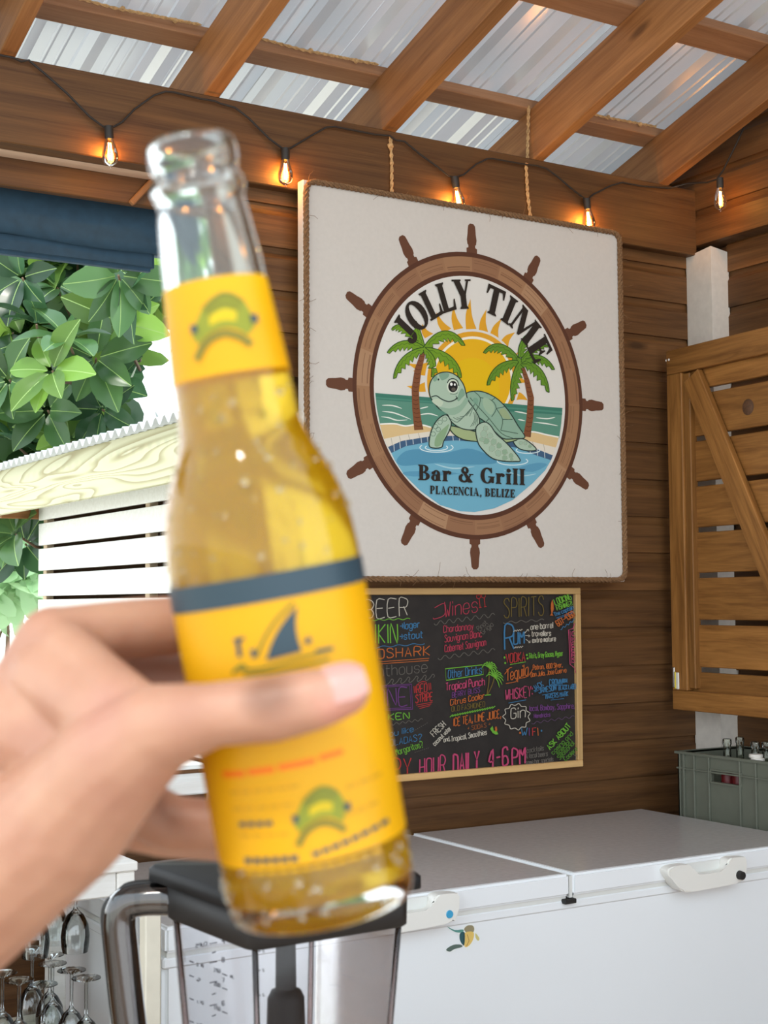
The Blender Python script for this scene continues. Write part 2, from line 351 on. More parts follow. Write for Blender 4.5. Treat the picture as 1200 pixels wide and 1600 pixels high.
# right wall
wr = obj('wall_right', bx(3.701, 3.76, -5.2, .03, 0, 3.05, w=0), mat=w_dark, kind='structure')
s_r = siding(5.0)
zr = 2.729
for k in range(21):
    o = obj('plank', s_r, wr); o.location = (3.692, -5.12, zr - (k+1)*PITCHB + .032)
    o.location = (3.692, -.12, zr - (k+1)*PITCHB + .032); o.rotation_euler = (0, 0, -PI/2)
o = obj('plank', s_r, wr); o.location = (3.692, -.12, zr+.032); o.rotation_euler = (0, 0, -PI/2)
s_g = siding(6.0)
wu = obj('wall_gable', bx(3.625, 3.70, -5.2, .95, 2.865, 4.7, w=0), mat=w_dark, kind='structure')
for k in range(13):
    o = obj('plank', s_g, wu); o.location = (3.617, .95, 2.862+k*PITCHB); o.rotation_euler = (0, 0, -PI/2)
# ragged white corner post
bm = bmesh.new()
X0, X1, Y1 = 3.59, 3.678, -.123
zs = [.75+.02*i for i in range(105)]
lv, cv, rv = [], [], []
random.seed(3)
for i, zz in enumerate(zs):
    jl = random.choice([0, 0, 0, .003, .004]); jr = random.uniform(-.005, .006)
    top = 2.846 if zz > 2.82 else zz
    lv.append(bm.verts.new((X0, jl, top - (.015 if zz > 2.82 else 0)))); cv.append(bm.verts.new((X0, Y1, top))); rv.append(bm.verts.new((X1+jr, Y1, top-(.012 if zz > 2.82 else 0))))
for a, b_ in ((lv, cv), (cv, rv)):
    for i in range(len(zs)-1): bm.faces.new((a[i], b_[i], b_[i+1], a[i+1]))
q = bm.verts.new((X1, 0, 2.84)); bm.faces.new((lv[-1], cv[-1], rv[-1], q))
q2 = bm.verts.new((X1, 0, zs[0])); bm.faces.new((lv[0], q2, rv[0], cv[0]))
bm.faces.new([q2, q] + rv[::-1]); bm.faces.new([q, q2] + lv)
bmesh.ops.recalc_face_normals(bm, faces=bm.faces[:])
obj('trim_1', bm, mat=m_plaster, kind='structure')

# ------------------------------------------------------------------ roof
TH = math.radians(16); tt = math.tan(TH)
def zb(y): return 3.06 + (-.03-y)*tt           # underside of the rafters
roof = empty('ceiling', (2, -1, 3.4), kind='structure')
def rparent(o):
    o.parent = roof; o.matrix_parent_inverse = Matrix.Translation((-2, 1, -3.4)); return o
RY0, RY1 = .75, -4.1
def rafter(x0, w):
    c = (x0+w/2); hv = .178*math.cos(TH)
    return rparent(beam('rafter', (c, RY0, zb(RY0)+.089), (c, RY1, zb(RY1)+.089), w, hv, None, w_raft))
for x0, w in ((-1.29, .045), (-.7, .045), (-.1, .045), (.49, .045), (1.083, .045), (1.678, .05), (2.281, .052), (2.87, .044), (3.425, .045)): rafter(x0, w)
PUR = [(-.028, .045), (-.462, -.56), (-.97, -1.06), (-1.47, -1.56), (-1.97, -2.06), (-2.5, -2.59), (-3.1, -3.19), (-3.7, -3.79), (.68, .6)]
def topz(y): return zb(y)+.178
for a, b_ in PUR:
    c = (a+b_)/2; wd = abs(a-b_)/math.cos(TH)
    rparent(beam('purlin', (-1.6, c, topz(c)+.02), (3.66, c, topz(c)+.02), wd, .038, None, w_purl, upv=(0, math.sin(TH), math.cos(TH))))
# ribbed sheets: trapezoid ribs run down the slope
def rib(u):
    u = u % .19; h = 0
    if u < .02: h = u/.02
    elif u < .05: h = 1
    elif u < .07: h = 1-(u-.05)/.02
    elif .105 < u < .117: h = .22
    elif .143 < u < .155: h = .22
    return h*.022
us = [0, .02, .05, .07, .104, .108, .114, .118, .142, .146, .152, .156]
SW = .19*5
for i in range(6):
    x0 = -1.85 + i*SW; x1 = x0+SW
    xs = [x0+j*.19+q for j in range(5) for q in us]+[x1+.02]
    bm = bmesh.new(); ys = [.95-.4*j for j in range(14)]
    rows = [[bm.verts.new((min(x, 3.70), y, topz(y)+.041+rib(x-x0)+(.0015 if i % 2 else 0))) for x in xs if x <= 3.705] for y in ys]
    for a, b_ in zip(rows, rows[1:]):
        for k in range(len(a)-1): bm.faces.new((a[k], b_[k], b_[k+1], a[k+1]))
    rparent(obj('roof_sheet', bm, None, m_roof))

# jute cords tied along the purlins and down to the sign
def cord(pts, r=.006, strands=2, pitch=.06, seed=0, step=.012):
    bm = bmesh.new(); pts = [Vector(p) for p in pts]
    L = [0]
    for a, b_ in zip(pts, pts[1:]): L.append(L[-1]+(b_-a).length)
    def at(s):
        for i in range(len(pts)-1):
            if s <= L[i+1] or i == len(pts)-2:
                return pts[i].lerp(pts[i+1], min(1, max(0, (s-L[i])/(L[i+1]-L[i])))), (pts[i+1]-pts[i]).normalized()
    n = max(6, int(L[-1]/step))
    for k in range(strands):
        path = []
        for j in range(n+1):
            p, d = at(L[-1]*j/n)
            a = (Vector((0, 1, 0)) if abs(d.y) < .8 else Vector((1, 0, 0))); a = (a-d*a.dot(d)).normalized(); b2 = d.cross(a)
            w = 2*PI*(L[-1]*j/n)/pitch + k*2*PI/strands
            path.append(p + (a*math.cos(w)+b2*math.sin(w))*r*.62)
        tube(bm, path, r*.62, 5)
    return bm
for (xa, xb, who) in ((1.14, 1.67, 'over the leftmost bay'), (1.74, 2.27, 'in the bay above the bottle mouth'), (2.93, 3.42, 'in the bay beside the gable wall')):
    yy = -.028-.012; zz = topz(-.028)+.036
    bm = cord([(xa, yy, zz), ((xa+xb)/2, yy-.002, zz-.012), (xb, yy, zz-.004)], .0045, 2, .05)
    for kx in (.55, .85):
        bmesh.ops.create_icosphere(bm, subdivisions=1, radius=.009, matrix=Matrix.Translation((xa+(xb-xa)*kx, yy, zz-.008)))
    obj('jute_cord', bm, mat=m_rope2, smooth=True, label='pale jute cord knotted along the first purlin ' + who, cat='cord', group='cords along the purlin')
p0 = on(1, -.053, 610, 213); p1 = on(1, -.053, 612, 303)
bm = cord([p0, p0.lerp(p1, .5)+Vector((.003, 0, 0)), p1], .0055, 2, .045); bmesh.ops.create_icosphere(bm, subdivisions=1, radius=.011, matrix=Matrix.Translation(p0-Vector((0, 0, .03))))
obj('hanging_cord', bm, mat=m_rope2, smooth=True, label='short jute cord holding the turtle sign, starting at the beam top', cat='cord', group='cords holding the sign')
a0 = on(0, 2.862, 826, 166); a1 = on(0, 2.862, 824, 250); q0 = on(1, -.053, 822, 258); q1 = on(1, -.053, 824, 300); q2 = on(1, -.053, 829, 342)
bm = cord([a0, a1, q0, q1, q2], .0055, 2, .045)
obj('hanging_cord', bm, mat=m_rope2, smooth=True, label='long jute cord holding the turtle sign, reaching up a rafter', cat='cord', group='cords holding the sign')

# ------------------------------------------------------------------ string lights
sl_root = empty('string_lights', (2.3, -.07, 3.0), label='string of warm filament bulbs on a black cable draped along the header beam', cat='string lights')
def sparent(o):
    o.parent = sl_root; o.matrix_parent_inverse = Matrix.Translation((-2.3, .07, -3.0)); return o
cable_px = [(-60, 72), (0, 86), (21, 90), (33, 96), (45, 94), (70, 115), (105, 146), (140, 182), (160, 197), (166, 199), (176, 199), (191, 191), (210, 171), (241, 149), (259, 143), (271, 144), (312, 154), (336, 158), (345, 162), (367, 168), (388, 184), (420, 216), (440, 231), (446, 233), (455, 231), (485, 213), (510, 199), (524, 198), (585, 210), (609, 212), (618, 219), (632, 221), (656, 241), (684, 261), (700, 275), (711, 277), (725, 273), (744, 257), (762, 248), (770, 248), (815, 256), (838, 259), (853, 263), (871, 276), (892, 294), (913, 310), (920, 310), (927, 304), (955, 290), (973, 285)]
P = [on(1, -.062, *p) for p in cable_px]
P += [on(1, -.062, 997, 290), on(1, -.062, 1015, 292), on(1, -.062, 1046, 294)]
P += [on(0, 3.52, *p) for p in ((1074, 287), (1105, 285), (1120, 280), (1130, 266), (1151, 224), (1172, 178), (1193, 145))]
for q in range(4): P += [Vector((3.51, -.75-q*.8, 3.12)), Vector((3.51, -1.05-q*.8, 3.0)), Vector((3.51, -1.12-q*.8, 2.99)), Vector((3.51, -1.2-q*.8, 3.01)), Vector((3.51, -1.5-q*.8, 3.2))]  # cable run added out of view to carry the extra bulbs
bm = bmesh.new(); tube(bm, P, .0032, 5)
sparent(obj('cable', bm, None, m_cable))
bm = bmesh.new(); lathe(bm, [(0, 0), (.008, 0), (.008, .02), (0, .022)], 10); o = sparent(obj('hook', bm, None, m_cap)); o.location = on(0, 3.53, 1194, 144)
def bulb_meshes():
    b1 = bmesh.new(); lathe(b1, [(0, .012), (.0125, .01), (.0125, -.02), (.011, -.026), (0, -.026)], 12)
    b2 = bmesh.new(); lathe(b2, [(.0105, -.024), (.0135, -.034), (.0185, -.05), (.0225, -.068), (.0225, -.08), (.0185, -.092), (.008, -.099), (.003, -.101), (.0025, -.106), (0, -.107)], 16)
    b3 = bmesh.new(); tube(b3, [(-.003, 0, -.036), (-.0042, 0, -.06), (-.0035, 0, -.084)], .0017, 5); tube(b3, [(.003, 0, -.084), (.0042, 0, -.06), (.003, 0, -.036)], .0017, 5)
    return b1, b2, b3
SK, BU, FI = [], [], []
for i, (pt, tilt) in enumerate(((on(1, -.07, 170, 203), -.06), (on(1, -.07, 446, 237), 0), (on(1, -.07, 711, 281), -.16), (on(1, -.07, 917, 315), -.1), (on(0, 3.51, 1125, 283), 0))+tuple((Vector((3.5, -1.12-q*.8, 2.98)), 0) for q in range(4))):  # last four bulbs are added out of view for warm light and reflections
    if i == 0:
        b1, b2, b3 = bulb_meshes()
        so = obj('socket', b1, None, m_cable, smooth=True); bo = obj('bulb', b2, so, m_bulbglass, smooth=True); fo = obj('filament', b3, so, m_fil)
        SK, BU, FI = so.data, bo.data, fo.data
    else:
        so = obj('socket', SK); bo = obj('bulb', BU, so); fo = obj('filament', FI, so)
    sparent(so); so.location = pt; so.rotation_euler = (0, tilt, 0)
    lt = bpy.data.lights.new('bulb_light', 'POINT'); lt.energy = 1.7 if i < 4 else .8; lt.color = (1, .5, .12); lt.shadow_soft_size = .016
    lo = bpy.data.objects.new('bulb_light', lt); col.objects.link(lo); lo.location = Vector(pt) + Vector((0 if i < 4 else -.01, -.004, -.065))

# ------------------------------------------------------------------ printing: ribbons, polygons and a single-line alphabet
class Print:
    """flat print on a vertical plane y = const; coordinates come in as photo pixels of that plane"""
    def __init__(self, y, org): self.y = y; self.k = 0; self.bm = bmesh.new(); self.mats = []; self.f = lambda p: p
    def mi(self, c):
        m = flat(c)
        if m not in self.mats: self.mats.append(m)
        return self.mats.index(m)
    def pt(self, p):
        x, y = self.f(p); v = on(1, self.y, x, y); v.y -= self.k*.00001; return v
    def poly(self, pts, c, smooth=0):
        self.k += 1
        if smooth: pts = spline(pts, smooth, True)
        vs_ = [self.bm.verts.new(self.pt(p)) for p in pts]
        f = self.bm.faces.new(vs_); f.material_index = self.mi(c)
        f.normal_update()
        if f.normal.y > 0: f.normal_flip()
        bmesh.ops.triangulate(self.bm, faces=[f])
    def line(self, pts, w, c, smooth=0, closed=False, taper=False):
        self.k += 1
        if smooth: pts = spline(pts, smooth, closed)
        if closed: pts = list(pts)+[pts[0]]
        n = len(pts)
        if n < 2: return
        L, R = [], []
        for i in range(n):
            a = pts[max(i-1, 0)]; b_ = pts[min(i+1, n-1)]
            if closed and i in (0, n-1): a = pts[-2]; b_ = pts[1]
            dx, dy = b_[0]-a[0], b_[1]-a[1]; l = math.hypot(dx, dy) or 1
            ww = w/2*(1-.8*abs(2*i/(n-1)-1)**2 if taper else 1)
            ox, oy = -dy/l*ww, dx/l*ww
            L.append(self.bm.verts.new(self.pt((pts[i][0]+ox, pts[i][1]+oy)))); R.append(self.bm.verts.new(self.pt((pts[i][0]-ox, pts[i][1]-oy))))
        m = self.mi(c)
        for i in range(n-1):
            try:
                f = self.bm.faces.new((L[i], L[i+1], R[i+1], R[i])); f.material_index = m
            except ValueError: pass
    def disc(self, cx, cy, rx, ry, c, n=28): self.poly([(cx+rx*math.cos(i*2*PI/n), cy+ry*math.sin(i*2*PI/n)) for i in range(n)], c)
    def done(self, name, parent):
        bmesh.ops.recalc_face_normals(self.bm, faces=self.bm.faces[:])
        for f in self.bm.faces:
            if f.normal.y > 0: f.normal_flip()
        me = bpy.data.meshes.new(name); self.bm.to_mesh(me); self.bm.free()
        for m in self.mats: me.materials.append(m)
        return obj(name, me, parent)
GL = {'A': '022842 1434', 'B': '02083847463505 3544433202', 'C': '4738180703123243', 'D': '0208 082847433202', 'E': '48080242 0535', 'F': '480802 0535',
 'G': '473818070312324345 4525', 'H': '0208 4248 0545', 'I': '0208', 'J': '4843321203', 'K': '0208 480542', 'L': '080242', 'M': '0208254842', 'N': '02084248',
 'O': '180703123243473818', 'P': '02083847463505', 'R': '02083847463505 2542', 'S': '4738180716354443321203', 'T': '0848 2228', 'U': '080312324348', 'V': '082248', 'W': '0812253248',
 'X': '0842 0248', 'Y': '082548 2522', 'Z': '08480242', 'a': '4636160503123244 4642', 'b': '0802 0516364543321203', 'c': '4536160503123243', 'd': '4842 4536160503123243',
 'e': '04444536160503123243', 'f': '38281712 0636', 'g': '4641301001 4536160503123243', 'h': '0802 0516364542', 'i': '0602 0708', 'j': '26211000 2728', 'k': '0802 460442', 'l': '0802',
 'm': '0602 05162522 25364542', 'n': '0602 0516364542', 'o': '160503123243453616', 'p': '0600 0516364543321203', 'q': '4640 4536160503123243', 'r': '0602 051636', 's': '45361605143443321203',
 't': '18132232 0636', 'u': '060312324346 4642', 'v': '062246', 'w': '0612243246', 'x': '0642 0246', 'y': '0623 461000', 'z': '06460242', '4': '32380444', '6': '473818070312324344351504',
 '0': '180703123243473818', '1': '172822', '7': '084822', '8': '180706153546473818 1504031232434435', '9': '443505164838474332', '3': '084825354443321203', '2': '0718384746020242', '5': '480805354443321203',
 '?': '071838474624 2423 2122', ',': '1301', '.': '1213', '-': '0535', '=': '0636 0434', "'": '1817', '!': '0804 0203', '>': '0535 374533', '&': '4206172817033243 45', ':': '0304 0607', '*': '0535 2427'}
def text(pr, s, a, b_, h, c, w, jit=.05, bold=0):
    """stroke lettering from baseline point a to b_, cap height h (same units)"""
    strokes = []; x = 0
    for ch in s:
        if ch == ' ': x += 3; continue
        g = GL.get(ch, ''); mxw = 0
        for st in g.split():
            pts = [(int(st[i]), int(st[i+1])) for i in range(0, len(st)-1, 2)]
            mxw = max(mxw, max(p[0] for p in pts))
            strokes.append([(x+p[0]+random.uniform(-jit, jit)*3, (p[1]-2)/6+random.uniform(-jit, jit)*.5) for p in pts])
        x += mxw+1.7
    W = max(x-1.7, 1); dx, dy = b_[0]-a[0], b_[1]-a[1]; l = math.hypot(dx, dy)
    upx, upy = (0, -1) if abs(dy) < .3*abs(dx) else (dy/l, -dx/l)
    for st in strokes:
        pp = [(a[0]+dx*p[0]/W+upx*h*p[1], a[1]+dy*p[0]/W+upy*h*p[1]) for p in st]
        if len(pp) == 1: pp.append((pp[0][0]+w, pp[0][1]))
        pr.line(spline(pp, 3) if len(pp) > 3 else pp, w, c)
def wave(pr, a, b_, amp, n, c, w, zig=False):
    pts = []
    for i in range(int(n*6)+1):
        t = i/int(n*6); s = math.sin(t*n*2*PI)
        if zig: s = 4*abs((t*n) % 1-.5)-1
        pts.append((a[0]+(b_[0]-a[0])*t, a[1]+(b_[1]-a[1])*t+amp*s))
    pr.line(pts, w, c)

# ------------------------------------------------------------------ turtle sign
SY = -.082
tl_, tr_, br_ = on(1, SY, 473, 281), on(1, SY, 969, 363), on(1, SY, 975, 909)
sx0, sx1, sz0, sz1 = tl_.x, (tr_.x+br_.x)/2, br_.z, (tl_.z+tr_.z)/2
sign = empty('wall_sign', ((sx0+sx1)/2, SY, (sz0+sz1)/2), label='large white bar and grill sign with a turtle inside a ship wheel, edged in rope', cat='sign')
class Rel:
    pass
def under(root, o):
    """parent without moving: root carries only a location"""
    o.parent = root; o.matrix_parent_inverse = Matrix.Translation(-root.location); return o
def pboard(root, o): return under(root, o)
pboard(sign, obj('panel', bx(sx0, sx1, SY, SY+.034, sz0, sz1, w=.003), None, m_sign))
pr = Print(SY-.0006, None)
A4 = lambda x, y: (460+x/2.2222, 260+y/2.2222)
B6 = lambda x, y: (560+x/3.529, 440+y/3.529)
cW = on(1, SY, 728.5, 617)                      # hub of the printed wheel
c_l, c_r, c_t, c_b = on(1, SY, 550.5, 612), on(1, SY, 910, 634), on(1, SY, 737, 395), on(1, SY, 738.5, 843)
cx_, cz_ = (c_l.x+c_r.x)/2, (c_t.z+c_b.z)/2; RX, RZ = (c_r.x-c_l.x)/2, (c_t.z-c_b.z)/2
class Wheel(Print):
    def pt(self, p): return Vector((cx_+p[0]*RX, self.y-self.k*.00001, cz_+p[1]*RZ))
def annulus(pr, r0, r1, c, n=96, a0=0, a1=2*PI):
    pr.k += 1; m = pr.mi(c)
    ring = [(pr.bm.verts.new(pr.pt((math.cos(a)*r0, math.sin(a)*r0))), pr.bm.verts.new(pr.pt((math.cos(a)*r1, math.sin(a)*r1)))) for a in (a0+(a1-a0)*i/n for i in range(n+1))]
    for (p, q), (p2, q2) in zip(ring, ring[1:]):
        f = pr.bm.faces.new((p, q, q2, p2)); f.material_index = m
wh = Wheel(SY-.0006, None)
BR, BRD = (104, 68, 48), (88, 55, 40)
for k in range(12):
    a = PI/2 + k*PI/6; ca, sa = math.cos(a), math.sin(a)
    prof = [(.985, .046), (1.03, .046), (1.036, .03), (1.052, .03), (1.06, .038), (1.09, .043), (1.13, .036), (1.16, .034), (1.19, .03), (1.205, .015)]
    pts = [(r*ca-w*sa, r*sa+w*ca) for r, w in prof]+[(r*ca+w*sa, r*sa-w*ca) for r, w in prof[::-1]]
    wh.poly(pts, (102, 66, 48)); 
annulus(wh, .8, 1.0, BRD)
random.seed(11)
for i in range(24):                             # stave tones
    a = i*2*PI/24; c = random.choice([(158, 118, 86), (146, 106, 78), (170, 132, 100), (152, 112, 82)])
    annulus(wh, .865, .968, c, 8, a, a+2*PI/24)
    for q in range(3):
        r_ = random.uniform(.875, .96); annulus(wh, r_, r_+.004, (126, 90, 66), 6, a+.02, a+2*PI/24-.02)
annulus(wh, .0, .832, (220, 216, 208), 96)
pboard(sign, wh.done('wheel_print', None))
sc_ = Print(SY-.0022, None); sc_.f = lambda p: B6(*p)
SUN = (220, 160, 44); SUNC = (228, 176, 30)
sc_.k = 0
for i, (bx_, by_, tx, ty, w) in enumerate([(390, 300, 352, 232, 22), (490, 272, 430, 168, 22), (552, 262, 524, 134, 22), (622, 262, 618, 95, 24), (690, 280, 706, 152, 22), (748, 305, 790, 203, 22), (805, 345, 864, 280, 22), (385, 470, 268, 450, 22), (378, 500, 300, 490, 16), (385, 575, 266, 576, 26), (850, 470, 880, 388, 18), (860, 555, 928, 556, 22), (850, 635, 935, 655, 26), (400, 380, 330, 330, 20)]):
    dx, dy = tx-bx_, ty-by_; l = math.hypot(dx, dy); nx, ny = -dy/l, dx/l
    sc_.poly(spline([(bx_+nx*w*1.2, by_+ny*w*1.2), (bx_+dx*.45+nx*w*.25, by_+dy*.45+ny*w*.25), (tx, ty)], 6)+spline([(tx, ty), (bx_+dx*.5-nx*w*1.15, by_+dy*.5-ny*w*1.15), (bx_-nx*w*1.2, by_-ny*w*1.2)], 6)[1:], SUN)
sc_.disc(628, 548, 262, 285, (220, 216, 208), 60); sc_.disc(628, 548, 250, 273, SUN, 60); sc_.disc(628, 548, 226, 246, (240, 232, 212), 60); sc_.disc(628, 548, 212, 232, SUNC, 60); sc_.disc(628, 590, 150, 170, (226, 184, 24), 50)
pboard(sign, sc_.done('sun_print', None))
se = Print(SY-.0026, None); se.f = lambda p: B6(*p)
SEA = (92, 142, 122)
se.poly([(93, 614), (1125, 697), (1119, 780), (1107, 864), (900, 850), (600, 825), (380, 805), (120, 788), (102, 700)], SEA)
se.poly([(93, 614), (1125, 697), (1123, 735), (700, 708), (400, 672), (98, 650)], (64, 122, 104))
se.poly([(96, 636), (1124, 716), (1123, 726), (700, 690), (300, 660), (97, 645)], (80, 138, 118))
for pts in ([(130, 682), (190, 684), (240, 700)], [(130, 715), (200, 725), (290, 760)], [(125, 745), (165, 750), (215, 765), (270, 762)], [(335, 735), (390, 728), (440, 742)], [(860, 715), (900, 722), (960, 735)], [(980, 750), (1040, 756), (1085, 748)], [(965, 775), (1030, 782), (1100, 795)], [(880, 760), (920, 768)], [(340, 700), (385, 690)]):
    se.line(pts, 7, (226, 230, 218), 5, taper=True)
se.poly([(118, 786), (200, 784), (260, 797), (330, 786), (400, 804), (600, 832), (900, 852), (960, 832), (1040, 847), (1105, 860), (1092, 905), (1070, 958), (900, 890), (600, 860), (350, 865), (250, 875), (163, 915), (138, 860)], (216, 186, 134))
se.line([(120, 786), (200, 784), (260, 796), (330, 787), (400, 803)], 8, (236, 234, 224), 5); se.line([(900, 838), (960, 828), (1040, 845), (1105, 858)], 8, (236, 234, 224), 5)
se.poly([(140, 868), (250, 845), (400, 826), (620, 830), (900, 868), (1088, 915), (1070, 958), (900, 890), (600, 852), (400, 853), (240, 878), (163, 912)], (222, 214, 198))
se.poly([(163, 912), (240, 878), (400, 853), (540, 850), (700, 860), (900, 890), (1000, 930), (1072, 958), (1062, 985), (980, 958), (880, 918), (700, 888), (540, 878), (400, 882), (260, 908), (182, 945)], (66, 94, 124))
for x, y0, y1 in ((195, 897, 936), (228, 884, 920), (262, 873, 906), (300, 867, 897), (345, 861, 890), (380, 856, 884), (520, 850, 878), (555, 851, 878), (905, 893, 928), (945, 908, 944), (985, 925, 960), (1025, 940, 972)): se.line([(x, y0), (x+3, y1)], 4, (190, 200, 200))
for x, y0, y1 in ((180, 862, 905), (225, 852, 882), (275, 843, 872), (330, 835, 862), (960, 882, 912), (1020, 896, 936)): se.line([(x, y0), (x+8, y1)], 3, (176, 168, 150))
se.poly([(182, 945), (260, 908), (400, 882), (540, 876), (700, 887), (880, 918), (980, 958), (1062, 985), (1030, 1040), (960, 1112), (850, 1205), (750, 1250), (640, 1271), (560, 1266), (450, 1232), (340, 1152), (250, 1062), (200, 985)], (112, 172, 194))
se.poly([(210, 985), (260, 935), (350, 925), (470, 945), (600, 920), (700, 950), (760, 1000), (600, 1010), (450, 1000), (330, 1010), (240, 1015)], (86, 146, 174), 4)
se.poly([(250, 1050), (400, 1045), (560, 1060), (300, 1075)], (92, 152, 180), 3); se.poly([(880, 1030), (980, 1000), (1040, 1010), (960, 1050)], (92, 152, 180), 3)
se.line([(420, 1005), (520, 1030), (640, 1020)], 8, (170, 206, 214), 5, taper=True); se.line([(800, 1040), (900, 1070), (980, 1060)], 7, (170, 206, 214), 5, taper=True)
for cx2, cy2, rx, ry in ((430, 915, 92, 26), (430, 915, 62, 17), (850, 990, 84, 22), (935, 930, 66, 17)): se.line([(cx2+rx*math.cos(a*PI/12), cy2+ry*math.sin(a*PI/12)) for a in range(-2, 15)], 5, (214, 230, 230))
pboard(sign, se.done('beach_print', None))
def palm(name, trunk, cen, tips, bright):
    p = Print(SY-.0034, None); p.f = lambda q: B6(*q)
    p.poly(trunk, (60, 36, 26)); 
    inner = [(x+(cen[0]-x)*.0+(4 if i < len(trunk)//2 else -4), y) for i, (x, y) in enumerate(trunk)]
    p.poly(inner, (126, 78, 50))
    ys = [cen[1]+40+i*24 for i in range(int((max(q[1] for q in trunk)-cen[1]-40)/24))]
    for y in ys:
        xs = []
        n = len(trunk)
        for i in range(n):
            (xa, ya), (xb, yb) = trunk[i], trunk[(i+1) % n]
            if (ya-y)*(yb-y) < 0: xs.append(xa+(xb-xa)*(y-ya)/(yb-ya))
        if len(xs) >= 2: p.line([(min(xs)+2, y), ((min(xs)+max(xs))/2, y+5), (max(xs)-2, y+1)], 3, (84, 48, 32))
    for (tx, ty, qx, qy, w) in tips:
        up_, lo = [], []
        for i in range(15):
            t = i/14; x = (1-t)**2*cen[0]+2*t*(1-t)*qx+t*t*tx; y = (1-t)**2*cen[1]+2*t*(1-t)*qy+t*t*ty
            ddx = 2*(1-t)*(qx-cen[0])+2*t*(tx-qx); ddy = 2*(1-t)*(qy-cen[1])+2*t*(ty-qy); l = math.hypot(ddx, ddy) or 1
            ww = w*math.sin(PI*min(1, .12+t*.88))**.7; s = 1 if ddx >= 0 else -1
            nx, ny = -ddy/l*s, ddx/l*s
            up_.append((x-nx*ww*.45, y-ny*ww*.45)); j = ww*(1.25 if i % 2 else .6); lo.append((x+nx*j+ddx/l*10*(i % 2), y+ny*j+ddy/l*10*(i % 2)))
        out = up_+lo[::-1][1:]
        p.k += 1; m = p.mi((112, 150, 40) if bright else (100, 140, 44))
        A_ = [p.bm.verts.new(p.pt(q)) for q in up_]; B_ = [p.bm.verts.new(p.pt(q)) for q in lo]
        for i in range(14):
            try: f = p.bm.faces.new((A_[i], A_[i+1], B_[i+1], B_[i])); f.material_index = m
            except ValueError: pass
        p.line(up_, 4.5, (44, 74, 30)); p.line(lo, 4, (44, 74, 30))
        mid = [((a[0]*.62+b_[0]*.38), (a[1]*.62+b_[1]*.38)) for a, b_ in zip(up_, lo)]
        p.line(mid[1:-1], 3, (70, 104, 34))
    return pboard(sign, p.done(name, None))
palm('palm_print', [(343, 385), (368, 388), (342, 500), (330, 600), (334, 700), (358, 816), (312, 819), (301, 700), (298, 590), (315, 480)], (364, 370),
     [(182, 262, 250, 205, 30), (318, 218, 330, 290, 26), (158, 392, 250, 300, 34), (193, 535, 235, 400, 34), (588, 352, 480, 215, 38), (568, 530, 530, 400, 38), (402, 525, 440, 440, 30)], True)
palm('palm_print', [(888, 455), (906, 455), (940, 545), (964, 640), (961, 745), (950, 858), (913, 853), (930, 760), (938, 650), (918, 540)], (892, 445),
     [(688, 392, 780, 300, 34), (708, 572, 760, 440, 36), (845, 658, 850, 530, 34), (1052, 612, 1010, 450, 36), (1082, 485, 1000, 375, 32), (1046, 352, 960, 345, 26), (935, 290, 885, 340, 28)], False)
t_ = Print(SY-.0042, None); t_.f = lambda q: B6(*q)
OUT = (44, 58, 52); SKN = (170, 192, 170); SHL = (140, 172, 150); SK2 = (146, 176, 152); PALE = (190, 204, 180)
def shape(pts, c, w=6): t_.poly(pts, c, 4); t_.line(pts, w, OUT, 4, closed=True)
shape([(855, 880), (900, 866), (940, 884), (982, 925), (940, 933), (885, 920)], SKN)
shape([(505, 795), (600, 815), (660, 830), (780, 850), (880, 868), (800, 890), (700, 884), (600, 876), (545, 855), (512, 825)], (160, 176, 128))
shape([(592, 622), (640, 604), (700, 612), (770, 650), (830, 715), (880, 795), (918, 858), (862, 866), (800, 866), (755, 830), (700, 775), (645, 735), (618, 690)], SHL)
for pl in ([(615, 640), (660, 690), (720, 755), (790, 838), (850, 862)], [(640, 608), (672, 640), (664, 690)], [(672, 640), (735, 655), (760, 700), (735, 745)], [(735, 655), (755, 640)], [(760, 700), (805, 690)], [(760, 700), (795, 760), (785, 820)], [(795, 760), (850, 760)], [(785, 820), (880, 838)], [(660, 690), (640, 730)], [(720, 755), (700, 778)]): t_.line(pl, 4, (66, 92, 76), 3)
t_.poly([(690, 640), (730, 655), (750, 695), (730, 735), (690, 690)], (158, 184, 156), 3); t_.poly([(775, 712), (805, 700), (840, 755), (800, 752)], (152, 170, 130), 3); t_.poly([(640, 640), (660, 650), (655, 680), (630, 660)], (122, 160, 138), 3)
shape([(484, 735), (440, 758), (408, 808), (393, 862), (395, 912), (456, 915), (470, 880), (500, 825), (512, 775)], SKN)
for cx2, cy2 in ((425, 800), (450, 775), (412, 840), (475, 758), (440, 815)): t_.line([(cx2+14*math.cos(i*PI/3), cy2+13*math.sin(i*PI/3)) for i in range(6)], 3, (92, 120, 100), closed=True)
t_.poly([(430, 850), (480, 800), (500, 790), (470, 870), (450, 905), (420, 905)], (136, 166, 128), 3)
shape([(390, 600), (398, 552), (425, 517), (465, 500), (510, 503), (550, 527), (580, 570), (593, 615), (605, 655), (640, 705), (668, 760), (655, 810), (610, 818), (560, 806), (515, 775), (485, 725), (445, 700), (418, 668), (398, 638)], SKN)
t_.poly([(440, 690), (500, 700), (560, 680), (590, 640), (604, 660), (560, 720), (500, 735)], SK2, 4)
t_.poly([(445, 512), (470, 503), (500, 508), (492, 530), (462, 545), (450, 530)], (128, 162, 138), 3); t_.poly([(412, 535), (430, 520), (435, 540), (418, 552)], (128, 162, 138), 3)
t_.poly([(560, 600), (575, 590), (588, 620), (572, 640), (552, 660), (545, 645)], (128, 162, 138), 3); t_.poly([(405, 655), (440, 645), (468, 665), (450, 690), (420, 675)], PALE, 3)
